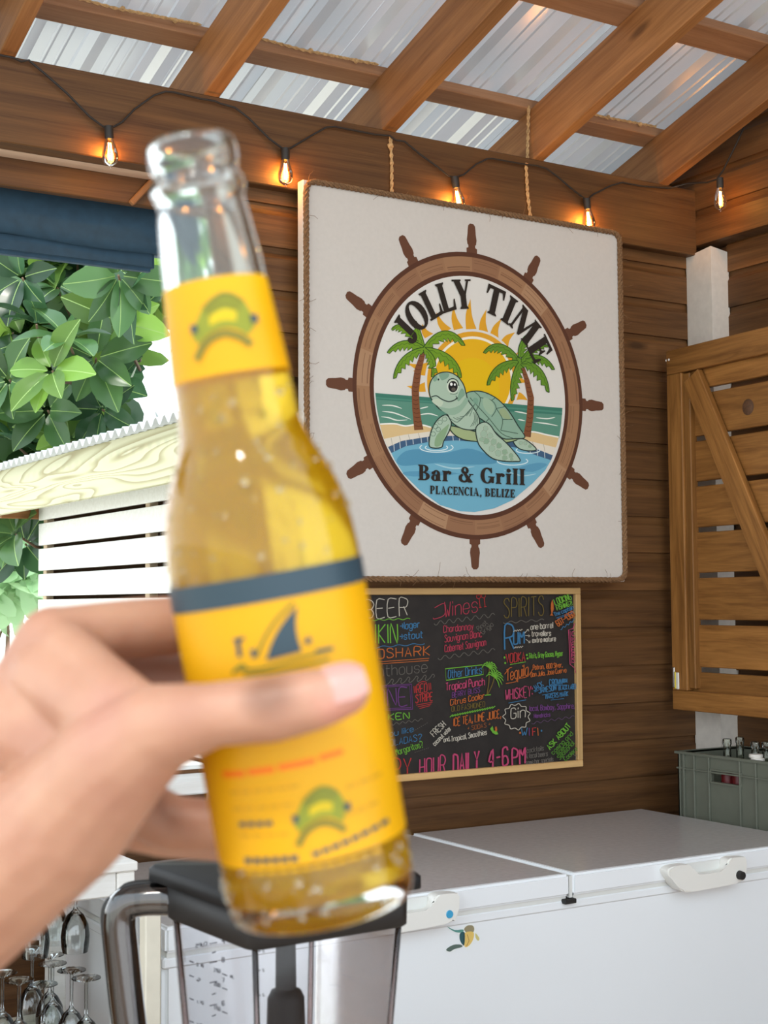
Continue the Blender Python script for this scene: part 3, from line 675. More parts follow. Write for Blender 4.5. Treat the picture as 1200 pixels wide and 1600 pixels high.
for i in range(7): t_.line([(505+i*18, 755-i*2-(i % 2)*4), (545+i*14, 775-i*12), (585+i*10, 740-i*12)], 3.2, (84, 108, 92), 4)
for i in range(4): t_.line([(618+i*12, 800-i*4), (640+i*6, 760), (636+i*8, 720+i*4)], 3, (84, 108, 92), 4)
t_.line([(402, 636), (430, 630), (458, 648), (498, 662), (532, 652), (544, 638)], 6, OUT, 4); t_.line([(536, 630), (546, 642), (542, 650)], 4, OUT)
t_.disc(520, 578, 33, 38, (206, 216, 196)); t_.disc(521, 579, 26, 31, (34, 32, 32)); t_.disc(512, 566, 7, 9, (240, 240, 235)); t_.disc(531, 568, 5, 7, (240, 240, 235)); t_.disc(524, 594, 12, 10, (96, 88, 78))
t_.line([(490, 560), (500, 542), (522, 535), (545, 548), (553, 575)], 5, OUT, 4); t_.disc(441, 540, 5, 6, OUT); t_.line([(548, 612), (530, 622), (505, 618)], 3, (84, 108, 92), 4)
shape([(648, 805), (690, 775), (725, 790), (760, 840), (805, 880), (852, 930), (892, 986), (860, 992), (800, 990), (740, 975), (692, 935), (658, 885)], SKN)
random.seed(5)
for cx2, cy2, r_ in ((690, 840, 22), (725, 850, 18), (705, 880, 20), (745, 885, 20), (735, 920, 20), (775, 905, 18), (770, 945, 20), (805, 940, 18), (805, 972, 17), (840, 960, 15), (700, 810, 16), (845, 980, 10), (920, 890, 12), (895, 890, 12), (945, 908, 10), (680, 870, 14)):
    pts = [(cx2+r_*math.cos(i*PI/3+.3)*random.uniform(.8, 1.1), cy2+r_*math.sin(i*PI/3+.3)*random.uniform(.8, 1.1)) for i in range(6)]
    t_.poly(pts, random.choice([(150, 178, 152), (158, 184, 160), (140, 170, 142)])); t_.line(pts, 3, (206, 214, 190), closed=True); t_.line(pts, 1.6, (84, 112, 94), closed=True)
pboard(sign, t_.done('turtle_print', None))
# serif lettering
def serif(ch):
    S, H = .25, .085                          # stem and hairline
    def stem(x, y0=0, y1=1, w=S, s0=1, s1=1):
        o = .075; P_ = [[(x, y0), (x+w, y0), (x+w, y1), (x, y1)]]
        if s0: P_.append([(x-o, y0), (x+w+o, y0), (x+w+o*.9, y0+.045), (x+w, y0+.1), (x, y0+.1), (x-o*.9, y0+.045)])
        if s1: P_.append([(x-o, y1), (x-o*.9, y1-.045), (x, y1-.1), (x+w, y1-.1), (x+w+o*.9, y1-.045), (x+w+o, y1)])
        return P_
    def ring(cx, cy, rx, ry, ix, iy, a0=0, a1=360, n=22):
        P_ = []
        for i in range(n):
            a = math.radians(a0+(a1-a0)*i/n); b_ = math.radians(a0+(a1-a0)*(i+1)/n)
            P_.append([(cx+rx*math.cos(a), cy+ry*math.sin(a)), (cx+rx*math.cos(b_), cy+ry*math.sin(b_)), (cx+ix*math.cos(b_), cy+iy*math.sin(b_)), (cx+ix*math.cos(a), cy+iy*math.sin(a))])
        return P_
    def ball(x, y, r): return [[(x+r*math.cos(i*PI/6), y+r*math.sin(i*PI/6)) for i in range(12)]]
    if ch == 'I': return stem(.08), .41
    if ch == 'T': return stem(.27, s1=0)+[[(.0, 1), (.0, .66), (.05, .66), (.12, .88), (.67, .88), (.74, .66), (.79, .66), (.79, 1)]], .79
    if ch == 'L': return stem(.08, s0=0)+[[(.0, 0), (.68, 0), (.72, .36), (.67, .36), (.58, .12), (.33, .11), (.33, .1), (0, .07)]], .72
    if ch == 'J': return stem(.25, .22, 1, s0=0)+ring(.25, .2, .25, .24, .0, .14, 180, 360, 12)[2:]+ball(.1, .16, .105), .58
    if ch == 'O': return ring(.45, .5, .45, .52, .19, .43), .9
    if ch == 'C': return ring(.42, .5, .42, .52, .17, .43, 45, 318)+[[(.66, 1), (.72, 1), (.74, .66), (.69, .66), (.6, .84)]], .76
    if ch == 'Y': return stem(.3, 0, .5, s1=0)+[[(.02, 1), (.3, 1), (.56, .47), (.55, .38), (.3, .42)], [(.66, 1), (.76, 1), (.53, .42), (.45, .44)], [(-.05, 1), (.38, 1), (.37, .94), (-.04, .94)], [(.58, 1), (.86, 1), (.85, .94), (.59, .94)]], .84
    if ch == 'M': return stem(.06, w=.09)+stem(.78)+[[(.06, 1), (.3, 1), (.62, .25), (.53, .02), (.46, .02)], [(.78, 1), (.86, 1), (.55, .02), (.48, .12)]], 1.1
    if ch == 'N': return stem(.06, w=.09)+stem(.68, w=.09)+[[(.0, 1), (.28, 1), (.77, .12), (.77, 0), (.66, 0)]], .85
    if ch == 'A': return [[(.36, 1), (.46, 1), (.86, 0), (.58, 0)], [(.36, 1), (.42, 1), (.16, 0), (.08, 0)], [(.2, .28), (.65, .28), (.62, .36), (.22, .36)], [(0, 0), (.26, 0), (.25, .06), (.01, .06)], [(.5, 0), (.94, 0), (.93, .06), (.51, .06)]], .94
    if ch == 'E': return stem(.08, s0=0, s1=0)+[[(0, 1), (.66, 1), (.68, .68), (.63, .68), (.54, .89), (.3, .89), (.3, .92), (0, .94)], [(0, 0), (.68, 0), (.72, .34), (.67, .34), (.56, .11), (.3, .11), (.3, .07), (0, .06)], [(.3, .46), (.44, .46), (.5, .34), (.54, .34), (.54, .68), (.5, .68), (.44, .55), (.3, .55)]], .72
    if ch == 'Z': return [[(.42, .9), (.7, .95), (.3, .1), (.02, .06)], [(.05, 1), (.72, 1), (.7, .9), (.2, .9), (.09, .66), (.04, .66)], [(0, 0), (.7, 0), (.74, .36), (.69, .36), (.58, .1), (.02, .1)]], .76
    if ch == 'B': return stem(.08, s0=0, s1=0)+ring(.38, .76, .3, .24, .08, .16, -90, 90, 12)+ring(.4, .27, .37, .27, .12, .18, -90, 90, 12)+[[(0, 1), (.4, 1), (.4, .92), (0, .92)], [(0, 0), (.42, 0), (.42, .09), (0, .08)], [(.3, .48), (.42, .48), (.42, .56), (.3, .56)]], .8
    if ch == 'P': return stem(.08, s1=0)+ring(.38, .7, .36, .3, .12, .21, -90, 90, 14)+[[(0, 1), (.4, 1), (.4, .91), (0, .93)], [(.3, .4), (.4, .4), (.4, .48), (.3, .48)]], .76
    if ch == 'G': return ring(.44, .5, .44, .52, .18, .43, 48, 330)+[[(.5, .46), (.94, .46), (.94, .4), (.88, .38), (.88, .05), (.8, .02), (.63, .12), (.63, .38), (.5, .4)], [(.68, 1), (.74, 1), (.76, .66), (.7, .66), (.6, .84)]], .94
    if ch == 'a': return ring(.26, .2, .26, .22, .05, .14)+[[(.36, 0), (.66, 0), (.66, .06), (.6, .08), (.6, .45), (.36, .45)]]+ring(.34, .44, .26, .26, .06, .18, 0, 180, 12)+ball(.13, .5, .1), .68
    if ch == 'r': return stem(.08, 0, .68, .23)+ring(.42, .46, .18, .24, .06, .1, 70, 180, 8)+ball(.5, .56, .11), .62
    if ch == 'i': return stem(.08, 0, .68, .23)+ball(.195, .88, .135), .4
    if ch == 'l': return stem(.08, 0, 1.04, .23), .4
    if ch == ',': return ball(.12, .1, .11)+[[(.08, .1), (.23, .1), (.18, -.1), (.06, -.2), (.04, -.15)]], .26
    if ch == '&': return ring(.42, .76, .25, .24, .07, .15)+ring(.36, .27, .36, .29, .14, .17, 110, 360, 16)+[[(.22, .74), (.42, .7), (.92, .05), (.9, 0), (.62, 0)], [(.72, .27), (.62, .3), (.78, .55), (.86, .55)], [(.68, .55), (.98, .55), (.97, .49), (.69, .49)]], .98
    return [], .3
def serif_line(pr, s, xf, c, track=.07):
    x = 0; out = []
    for ch in s:
        if ch == ' ': x += .42; continue
        g, w = serif(ch); out.append((g, x, w)); x += w+track
    tot = x-track
    for g, x0, w in out:
        for q in g:
            pts = [xf((px+x0)/tot, py, (x0+w/2)/tot, (px-w/2)) for px, py in q]
            a = sum(pts[i][0]*pts[(i+1) % len(pts)][1]-pts[(i+1) % len(pts)][0]*pts[i][1] for i in range(len(pts)))
            if abs(a) > 1e-9: pr.poly(pts, c)
INK = (48, 40, 34)
lt_ = Print(SY-.0055, None)
def base(p0, p1, h):
    a, b_ = A4(*p0), A4(*p1); hh = h/2.2222
    return lambda u, v, cu, dx: (a[0]+(b_[0]-a[0])*u, a[1]+(b_[1]-a[1])*u-hh*v)
serif_line(lt_, 'Bar & Grill', base((430, 1089), (801, 1107), 54), INK, .05)
serif_line(lt_, 'PLACENCIA, BELIZE', base((470, 1137), (764, 1151), 29), INK, .1)
pboard(sign, lt_.done('lettering', None))
jt = Wheel(SY-.0055, None)
def arc(word, a0, a1, r0, h, k):
    def xf(u, v, cu, dx):
        a = math.radians(a0+(a1-a0)*cu); rr = r0+h*v; tx, tz = math.sin(a), -math.cos(a)
        return (math.cos(a)*rr+tx*dx*k, math.sin(a)*rr+tz*dx*k)
    serif_line(jt, word, xf, INK, .1)
def polar(px):
    p = on(1, SY, *px); return ((p.x-cx_)/RX, (p.z-cz_)/RZ)
arc('JOLLY', 149, 91.5, .60, .205, .185)
pboard(sign, jt.done('arched_lettering', None)); jt = Wheel(SY-.0055, None); arc('TIME', 81, 26, .60, .205, .205)
pboard(sign, jt.done('arched_lettering', None))
# rope border with loose fibres
cr = .03
def rope_path(x0, x1, z0, z1, r, y):
    pts = []
    for cx2, cz2, a0 in ((x1-r, z1-r, PI/2), (x1-r, z0+r, 0), (x0+r, z0+r, -PI/2), (x0+r, z1-r, -PI)):
        for k in range(6):
            a = a0-k*PI/10; pts.append((cx2+r*math.cos(a), y+random.uniform(-.001, .001), cz2+r*math.sin(a)))
    return pts+[pts[0]]
bm = cord(rope_path(sx0+.008, sx1-.004, sz0+.006, sz1-.004, cr, SY-.006), .0082, 3, .05, step=.009)
pboard(sign, obj('rope_border', bm, None, m_rope, smooth=True))
bm = bmesh.new(); random.seed(21)
for k in range(90):
    s = random.random(); e = random.choice('tblr'); l = random.uniform(.015, .05)
    p = {'t': (sx0+s*(sx1-sx0), sz1-.01), 'b': (sx0+s*(sx1-sx0), sz0+.01), 'l': (sx0+.012, sz0+s*(sz1-sz0)), 'r': (sx1-.008, sz0+s*(sz1-sz0))}[e]
    a = random.uniform(0, 2*PI); q = Vector((math.cos(a), -.3, math.sin(a)))*l; p = Vector((p[0], SY-.012, p[1]))
    tube(bm, [p, p+q*.5+Vector((random.uniform(-.006, .006), 0, random.uniform(-.006, .006))), p+q], .0006, 3)
pboard(sign, obj('rope_fibres', bm, None, m_rope, kind='stuff'))

# ------------------------------------------------------------------ chalkboard
BY = -.022
cx0, cx1, cz0, cz1 = on(1, BY, 500, 925).x, on(1, BY, 907, 1060).x, on(1, BY, 911.5, 1197).z, on(1, BY, 902.5, 918.5).z
cx0 = cx1-1.16
cb = empty('chalkboard', ((cx0+cx1)/2, BY, (cz0+cz1)/2), label='black chalkboard drinks menu in a pale wood frame hung below the white sign', cat='chalkboard')
fwid = .021
pboard(cb, obj('slate', bx(cx0+.01, cx1-.01, BY+.006, BY+.018, cz0+.01, cz1-.01, w=0), None, m_board))
for (p, q) in (((cx0, cz0+fwid/2), (cx1, cz0+fwid/2)), ((cx0, cz1-fwid/2), (cx1, cz1-fwid/2))): pboard(cb, beam('frame_rail', (p[0], BY+.006, p[1]), (q[0], BY+.006, q[1]), .03, fwid, None, w_frame, b=.002))
for x in (cx0+fwid/2, cx1-fwid/2): pboard(cb, beam('frame_stile', (x, BY+.006, cz0+fwid), (x, BY+.006, cz1-fwid), fwid, .0298, None, w_frame, upv=(0, 1, 0), b=.002))
class Chalk(Print):
    def mi(self, c): return super().mi(tuple(int(v*.86) for v in c))
    def line(self, pts, w, c, *a, **k): super().line(pts, w*.85, c, *a, **k)
ch = Chalk(BY+.0052, None)
C7 = lambda x, y: (570+x/5.163, 910+y/5.163)
C8 = lambda x, y: (740+x/5.161, 910+y/5.161)
WH, GRY, LIM, BLU, ORG, PUR_, RED, CRM, PNK, OLV = (214, 206, 190), (120, 114, 106), (122, 190, 66), (72, 132, 176), (208, 112, 54), (124, 72, 138), (196, 62, 62), (188, 68, 88), (206, 80, 120), (122, 104, 52)
random.seed(9)
ch.f = lambda p: C7(*p)
def T(s, a, b_, h, c, w=6.5): text(ch, s, a, b_, h, c, w)
T('BEER', (5, 290), (345, 265), 140, WH, 8); wave(ch, (60, 304), (365, 294), 6, 4, LIM, 7)
T('BELIKIN', (-140, 500), (262, 488), 155, LIM, 11); T('>lager', (285, 380), (442, 362), 55, BLU, 8); T('>stout', (280, 465), (466, 445), 55, BLU, 8)
wave(ch, (60, 525), (482, 494), 7, 3.5, BLU, 6); T('LANDSHARK', (-120, 628), (524, 586), 74, ORG, 9); ch.line([(80, 643), (518, 612)], 6, ORG); ch.line([(80, 660), (514, 630)], 6, ORG)
T('Lighthouse', (-30, 775), (500, 722), 88, GRY, 6)
pts = []
for k in range(6):
    x = 165+k*66; y = 832-k*8; pts += [(x, y), (x+28, y-20), (x+52, y-52), (x+66, y-40), (x+58, y-24)]
ch.line(pts, 6, GRY, 4)
T('ONE', (95, 1000), (340, 990), 140, PUR_, 9); ch.line([(80, 838), (375, 820), (385, 1022), (80, 1035)], 8, PUR_, closed=True); ch.line([(70, 850), (362, 832), (372, 1010), (70, 1022)], 6, PUR_, closed=True)
T('RED', (418, 895), (500, 880), 66, RED, 8); T('STRIPE', (410, 972), (545, 950), 62, RED, 8)
for k in range(3): ch.line([(412+k*14, 990+k*14), (545-k*10, 966+k*14)], 6, RED)
for x, y in ((395, 865), (407, 862), (515, 840), (528, 838)): ch.line([(x, y-28), (x+4, y+28)], 6, RED)
ch.line([(430, 815), (460, 800), (490, 803), (497, 812)], 6, RED, 3)
T('HEINEKEN', (-70, 1132), (355, 1098), 50, LIM, 9); wave(ch, (215, 1145), (465, 1105), 9, 5, GRY, 5)
T('Do you like', (60, 1275), (390, 1203), 46, BLU, 6); T('PINA COLADAS?', (20, 1355), (455, 1272), 50, BLU, 6); T('or Margaritas?', (200, 1410), (470, 1325), 48, LIM, 6)
for k in range(8): ch.line([(390+k*15, 1200-k*9), (398+k*15, 1195-k*9)], 4, GRY); ch.line([(400+k*15, 1372-k*5), (408+k*15, 1369-k*5)], 4, GRY)
T('HAPPY', (-30, 1605), (372, 1566), 150, RED, 12); T('HOUR', (440, 1558), (646, 1532), 132, PNK, 12); T('DAILY', (712, 1540), (918, 1505), 150, PNK, 17)
T('Wines', (640, 280), (905, 236), 120, CRM, 7); ch.line([(560, 205), (640, 170), (640, 260), (560, 295), (550, 285)], 7, CRM, 4)
for gx, gy in ((915, 105), (955, 98)): ch.line([(gx-20, gy), (gx-14, gy+22), (gx+2, gy+28), (gx+14, gy+18), (gx+14, gy-4), (gx-20, gy)], 6, RED); ch.line([(gx+4, gy+28), (gx+12, gy+95), (gx+2, gy+100), (gx+24, gy+96)], 6, RED)
wave(ch, (555, 332), (1045, 262), 17, 7, GRY, 6)
T('Chardonnay', (632, 405), (872, 380), 55, CRM, 7); T('Sauvignon Blanc', (642, 482), (940, 440), 55, CRM, 7); T('Cabernet Sauvignon', (642, 562), (972, 508), 55, CRM, 7)
T('Pinot', (920, 392), (988, 330), 38, GRY, 5); T('Grigio', (950, 420), (1035, 345), 36, GRY, 5)
wave(ch, (585, 612), (1045, 545), 16, 6, GRY, 6)
ch.line([(645, 697), (945, 665), (952, 742), (652, 790)], 9, LIM, closed=True); T('Other Drinks', (668, 772), (938, 735), 64, BLU, 7)
T('Tropical Punch', (650, 872), (960, 828), 60, PNK, 8); T('BERRY BLISS', (700, 930), (922, 885), 40, PUR_, 6); T('Citrus Cooler', (685, 992), (960, 935), 46, ORG, 7); T('OLD FASHIONED', (695, 1042), (962, 1000), 40, OLV, 6)
for k in range(18): ch.line([(680+k*20, 1086-k*4.1), (706+k*20, 1066-k*4.1)], 8, LIM)
T('ICE TEA, LIME JUICE,', (712, 1158), (1092, 1088), 62, ORG, 8); T('* SODAS *', (822, 1196), (1005, 1160), 34, (150, 88, 50), 6)
T('FRESH', (552, 1245), (650, 1152), 48, WH, 7); T('coconut water', (560, 1318), (692, 1182), 34, WH, 6); T('and,', (630, 1288), (680, 1275), 36, WH, 6); T('Tropical, Smoothies', (690, 1284), (975, 1226), 42, WH, 6)
ch.f = lambda p: C8(*p)
for (cx2, cy2, r_, tr) in ((118, 690, 66, [(118, 690), (115, 800), (100, 905)]), (160, 765, 74, [(160, 765), (140, 830), (105, 905)])):
    ch.line(tr, 9, OLV, 4)
    for a in range(-160, 60, 24):
        ca, sa = math.cos(math.radians(a)), math.sin(math.radians(a)); ch.line([(cx2, cy2), (cx2+r_*.6*ca, cy2+r_*.6*sa-10), (cx2+r_*ca, cy2+r_*sa+22)], 10, LIM, 4, taper=True)
ch.line([(82, 910), (130, 905)], 9, LIM)
T('SPIRITS', (238, 285), (556, 262), 150, OLV, 8); wave(ch, (230, 325), (560, 302), 9, 4, GRY, 6)
T('R', (245, 545), (315, 535), 195, BLU, 14); T('UM', (315, 500), (398, 492), 95, BLU, 13)
wave(ch, (312, 392), (385, 382), 6, 4, WH, 5); wave(ch, (320, 524), (390, 518), 6, 4, WH, 5)
for q in ([(402, 410), (432, 378), (420, 380), (434, 378), (436, 394)], [(408, 428), (444, 430), (432, 420), (446, 430), (434, 440)], [(412, 458), (446, 484), (446, 468), (447, 486), (432, 486)]): ch.line(q, 6, WH)
T('one barrel', (452, 382), (630, 366), 46, WH, 7); T('travellers', (460, 434), (614, 430), 42, WH, 7); T('extra mature', (465, 486), (652, 472), 40, WH, 7)
T('VODKA', (252, 652), (405, 632), 74, RED, 8); ch.line([(285, 662), (412, 640)], 6, LIM)
for x, y in ((240, 605), (245, 650), (420, 585), (425, 612)): ch.disc(x, y, 8, 9, LIM, 10)
T("Tito's, Grey Goose, Hyper", (436, 612), (710, 590), 40, LIM, 6)
T('Tequila', (255, 795), (430, 745), 92, ORG, 8); ch.line([(240, 740), (280, 690), (300, 685)], 7, ORG, 3); ch.line([(250, 815), (330, 800), (340, 780), (420, 760), (445, 735), (465, 700)], 6, ORG, 3)
T('Patron, 1800 Silver,', (470, 704), (706, 682), 38, ORG, 6); T('Don Julio, Jose Cuervo', (452, 762), (736, 724), 38, ORG, 6)
T('WHISKEY:', (248, 948), (462, 918), 84, PNK, 8); ch.line([(270, 972), (412, 946)], 6, BLU)
T('JACK', (478, 876), (556, 832), 42, BLU, 8); T('CROWN', (600, 828), (702, 822), 44, BLU, 8); T('ROYAL', (706, 808), (748, 804), 30, BLU, 6); T('JAMESON', (515, 892), (652, 868), 42, BLU, 8); T('BLACK LABEL', (674, 868), (822, 854), 36, BLU, 7); T('MAKERS MARK', (570, 938), (750, 914), 36, BLU, 7)
for q in ([(480, 884), (556, 842)], [(600, 832), (742, 826)], [(540, 908), (640, 888)], [(610, 948), (716, 936)]): ch.line(q, 5, BLU)
pts = []
for k in range(11):
    a = k*2*PI/11; pts += [(335+92*math.cos(a), 1082+92*math.sin(a)), (335+112*math.cos(a+.3), 1082+108*math.sin(a+.3))]
ch.line(pts, 7, WH, 4, closed=True); T('Gin', (288, 1098), (405, 1086), 84, WH, 8)
T('local, Bombay, Sapphire,', (440, 1036), (800, 1014), 42, PUR_, 6); T('Hendricks', (475, 1092), (604, 1080), 32, PUR_, 6); wave(ch, (455, 1134), (800, 1080), 9, 6, (110, 84, 116), 5)
for chh, x, c in (('W', 372, BLU), ('I', 436, PUR_), ('F', 462, RED), ('I', 508, ORG)): T(chh, (x, 1234), (x+(46 if chh == 'W' else 30), 1232), 62, c, 8)
ch.disc(362, 1212, 8, 9, ORG, 10); ch.disc(534, 1195, 7, 8, BLU, 10)
ch.poly([(120, 1180), (140, 1155), (150, 1195), (170, 1190), (186, 1222), (165, 1226), (140, 1212)], LIM); ch.poly([(160, 1165), (172, 1160), (178, 1190), (162, 1205)], ORG)
T('ASK ABOUT', (604, 1348), (772, 1160), 42, LIM, 9)
for s, a, b_ in (('coming and', (630, 1388), (790, 1222)), ('special !', (670, 1392), (778, 1278)), ('Seasonal', (682, 1428), (800, 1300)), ('Coolers', (730, 1438), (828, 1345))): T(s, a, b_, 34, (96, 150, 56), 6)
ch.line([(790, 1385), (810, 1400), (828, 1382)], 5, GRY); ch.line([(810, 1400), (808, 1436), (798, 1440), (822, 1438)], 5, GRY)
T('4-6', (108, 1488), (262, 1470), 142, PNK, 16); T('PM', (298, 1474), (402, 1458), 128, PNK, 16)
T('cocktails', (415, 1372), (550, 1352), 38, GRY, 5); T('& local beers', (412, 1418), (582, 1396), 38, GRY, 5); T('some bar specials', (408, 1470), (626, 1440), 38, GRY, 5)
T('LOOKING', (645, 184), (776, 136), 50, LIM, 8); T('FISHING?!', (660, 225), (782, 182), 36, LIM, 7); T('The captain', (640, 275), (792, 214), 32, BLU, 6); ch.line([(650, 288), (790, 232)], 5, BLU); ch.line([(660, 296), (792, 242)], 5, BLU)
T('607-9360', (668, 355), (802, 268), 48, ORG, 8); wave(ch, (685, 378), (800, 300), 8, 4, BLU, 6)
ch.poly([(618, 138), (628, 170), (630, 215), (618, 250), (626, 268), (600, 266), (612, 248), (606, 210), (608, 170)], ORG)
for k, c2 in enumerate('CHEERS'): T(c2, (778, 430+k*43), (800, 428+k*43), 34, PNK, 6)
ch.line([(798, 330), (786, 372), (750, 382), (762, 660), (800, 690), (806, 728)], 7, PNK); ch.line([(762, 390), (774, 652)], 4, PNK)
pboard(cb, ch.done('chalk_writing', None))

# ------------------------------------------------------------------ plank shutter on the right
sh = empty('window_shutter', (3.462, -.055, 1.225), label='orange-brown plank shutter with diagonal brace hanging open at the right edge', cat='shutter')
sh.rotation_euler = (0, 0, -PI/2-.063)          # local X runs from the free edge towards the camera, local -Y faces the room
SHW, SHH = .86, 1.243
def spart(name, x0, x1, z0, z1, y0, y1, mat=w_shut, horiz=True):
    L, H, D = x1-x0, z1-z0, y1-y0; c = ((x0+x1)/2, (y0+y1)/2, (z0+z1)/2)
    if horiz: o = obj(name, bx(-L/2, L/2, -D/2, D/2, -H/2, H/2, w=.0025), sh, mat)
    else:
        o = obj(name, bx(-H/2, H/2, -D/2, D/2, -L/2, L/2, w=.0025), sh, mat); o.rotation_euler = (0, -PI/2, 0)
    o.location = c; return o
spart('rail', 0, SHW, SHH-.085, SHH, -.028, .0); spart('rail', 0, SHW, 0, .066, -.028, .0)
spart('stile', 0, .078, .067, SHH-.086, -.028, 0, horiz=False); spart('stile', SHW-.078, SHW, .067, SHH-.086, -.028, 0, horiz=False)
spart('inner_stop', .079, .112, .075, SHH-.09, -.02, .01, horiz=False)
gz = [1.085, .925, .770, .613, .458, .299, .139]
tops = [SHH-.02]+[g-.009 for g in gz]; bots = [g+.009 for g in gz]+[.03]
for a, b_ in zip(tops, bots): spart('slat', .05, SHW-.05, b_, a, .001, .021)
p0, p1 = Vector((.125, -.016, SHH-.105)), Vector((.70, -.016, .05))
d = p1-p0; L = d.length; ang = math.atan2(d.z, d.x)
o = obj('brace', bx(-L/2, L/2, -.012, .012, -.042, .042, w=.0025), sh, w_shut); o.location = (p0+p1)/2+Vector((.0, 0, 0)); o.rotation_euler = (0, -ang, 0)
bm = bmesh.new(); lathe(bm, [(0, .002), (.022, .002), (.027, 0)], 14); o = obj('knot', bm, sh, plain('dark_knot', (.1, .045, .02), .6, noise_amt=.3, nscale=90)); o.location = (.375, .0, 1.002); o.rotation_euler = (PI/2, 0, 0)
spart('latch_plate', .004, .016, .075, .145, -.032, -.028, m_steel); spart('latch_plate', .026, .04, .07, .128, -.034, -.028, m_cap); spart('latch_strip', .014, .024, .07, .13, -.033, -.028, m_brass)
spart('screw_head', -.003, .003, SHH-.037, SHH-.028, -.03, -.024, m_cap); spart('screw_head', .012, .02, SHH-.037, SHH-.028, -.031, -.027, m_cap)
spart('hinge_leaf', -.012, .0, SHH-.3, SHH-.22, -.004, .012, m_steel); spart('hinge_leaf', -.012, .0, .2, .28, -.004, .012, m_steel)

# ------------------------------------------------------------------ chest freezer
FX0, FX1, FY0, FY1, FZ = 1.235, 3.28, -.82, -.06, .90
DVX = 2.352
fr = empty('chest_freezer', ((FX0+FX1)/2, (FY0+FY1)/2, 0), label='long white two-lid chest freezer standing under the chalkboard', cat='freezer')
under(fr, obj('body', bx(FX0, FX1, FY0, FY1, .03, FZ-.066, w=.012, seg=3), None, m_white, smooth=True))
under(fr, obj('plinth', bx(FX0+.04, FX1-.04, FY0+.04, FY1-.04, 0, .03, w=0), None, m_dark))
under(fr, obj('trim_band', bx(FX0-.003, FX1+.003, FY0-.004, FY1, FZ-.09, FZ-.066, w=.004), None, m_white))
for xa, xb, lab in ((FX0, DVX-.006, None), (DVX+.006, FX1, None)):
    lid = under(fr, obj('lid', bx(xa, xb, FY0-.012, FY1, FZ-.055, FZ, w=.006, seg=3), None, m_white, smooth=True))
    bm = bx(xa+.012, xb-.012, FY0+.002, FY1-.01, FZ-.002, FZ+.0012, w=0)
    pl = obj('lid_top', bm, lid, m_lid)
    bm = bx(xa+.006, xb-.006, FY0-.002, FY1, FZ-.067, FZ-.054, w=0); obj('gasket', bm, lid, m_gasket)
under(fr, obj('divider_strip', bx(DVX-.005, DVX+.005, FY0-.008, FY1, FZ-.06, FZ-.006, w=0), None, m_gasket))
under(fr, obj('hinge_stop', bx(DVX-.026, DVX+.012, FY0-.018, FY0, FZ-.074, FZ-.062, w=.002), None, m_black))
def handle(xl, xr, zt_, zb_, lock, flip):
    root_y = FY0-.013; bm = bmesh.new()
    W_, H_ = xr-xl, zt_-zb_; s = lambda u, v: (xl+u*W_, zb_+v*H_)
    out = [(0, .78), (.05, .98), (.24, 1.0), (.30, .9), (.34, .66), (.42, .58), (.66, .58), (.73, .66), (.76, .92), (.82, 1.02), (.97, 1.0), (1, .9), (.99, .3), (.95, .16), (.86, .06), (.3, .0), (.2, .04), (.13, .2)]
    fr_, bk = [], []
    for u, v in spline(out, 3, True):
        x, z_ = s(u, v); fr_.append(bm.verts.new((x, root_y-.032, z_))); bk.append(bm.verts.new((x, root_y+.006, z_)))
    n = len(fr_); f1 = bm.faces.new(fr_); f2 = bm.faces.new(bk[::-1])
    for i in range(n): bm.faces.new((bk[i], bk[(i+1) % n], fr_[(i+1) % n], fr_[i]))
    bmesh.ops.bevel(bm, geom=f1.edges[:], offset=.004, segments=2, affect='EDGES')
    bmesh.ops.recalc_face_normals(bm, faces=bm.faces[:])
    h = under(fr, obj('handle', bm, None, m_handle, smooth=True))
    xm, zm = s(.36, .5); bm = bx(s(.33, 0)[0], s(.75, 0)[0], root_y-.004, root_y+.004, s(0, .55)[1], s(0, .95)[1], w=.002); obj('grip_recess', bm, h, m_gasket)
    lx, lz = s(.90, .36); bm = bmesh.new()
    if lock == 'knob': lathe(bm, [(0, .016), (.011, .014), (.0125, 0)], 12); mm = m_black
    else: lathe(bm, [(0, .003), (.009, .003), (.010, 0)], 12); mm = m_lockblue
    o = obj('lock', bm, h, mm, smooth=True, label='black lock knob' if lock == 'knob' else 'blue key lock'); o.location = (lx, root_y-.032, lz); o.rotation_euler = (PI/2, 0, 0)
    return h
ha = on(1, FY0-.04, 1042, 1350); hb = on(1, FY0-.04, 1165, 1372)
handle(ha.x, hb.x, on(1, FY0-.04, 1150, 1340).z, on(1, FY0-.04, 1100, 1390).z, 'knob', 0)
hc = on(1, FY0-.04, 716, 1420)
handle(hc.x-(hb.x-ha.x)*1.0, hc.x, on(1, FY0-.04, 706, 1396).z, on(1, FY0-.04, 650, 1453).z, 'key', 0)
st = Print(FY0-.0145+.012, None); st.y = FY0-.0012
S5 = lambda x, y: (660+x/5, 1300+y/5); st.f = lambda p: S5(*p)
st.poly([(195, 735), (250, 770), (300, 760), (330, 730), (375, 710), (410, 735), (420, 790), (452, 830), (430, 860), (405, 850), (380, 905), (350, 925), (315, 900), (220, 940), (180, 920), (250, 875), (290, 880), (280, 800), (220, 765)], (232, 236, 234), 3)
st.poly([(195, 738), (250, 765), (320, 762), (310, 785), (260, 782), (215, 758)], (96, 150, 140), 3)
st.poly([(325, 760), (350, 732), (390, 730), (405, 755), (395, 785), (350, 790)], (150, 140, 110), 3)
st.poly([(330, 790), (395, 780), (402, 820), (380, 870), (345, 900), (325, 880)], (222, 190, 108), 3)
st.poly([(295, 790), (330, 785), (328, 880), (305, 870), (290, 830)], (52, 90, 96), 3)
st.poly([(185, 918), (240, 882), (300, 880), (310, 898), (250, 915), (215, 935)], (92, 108, 100), 3)
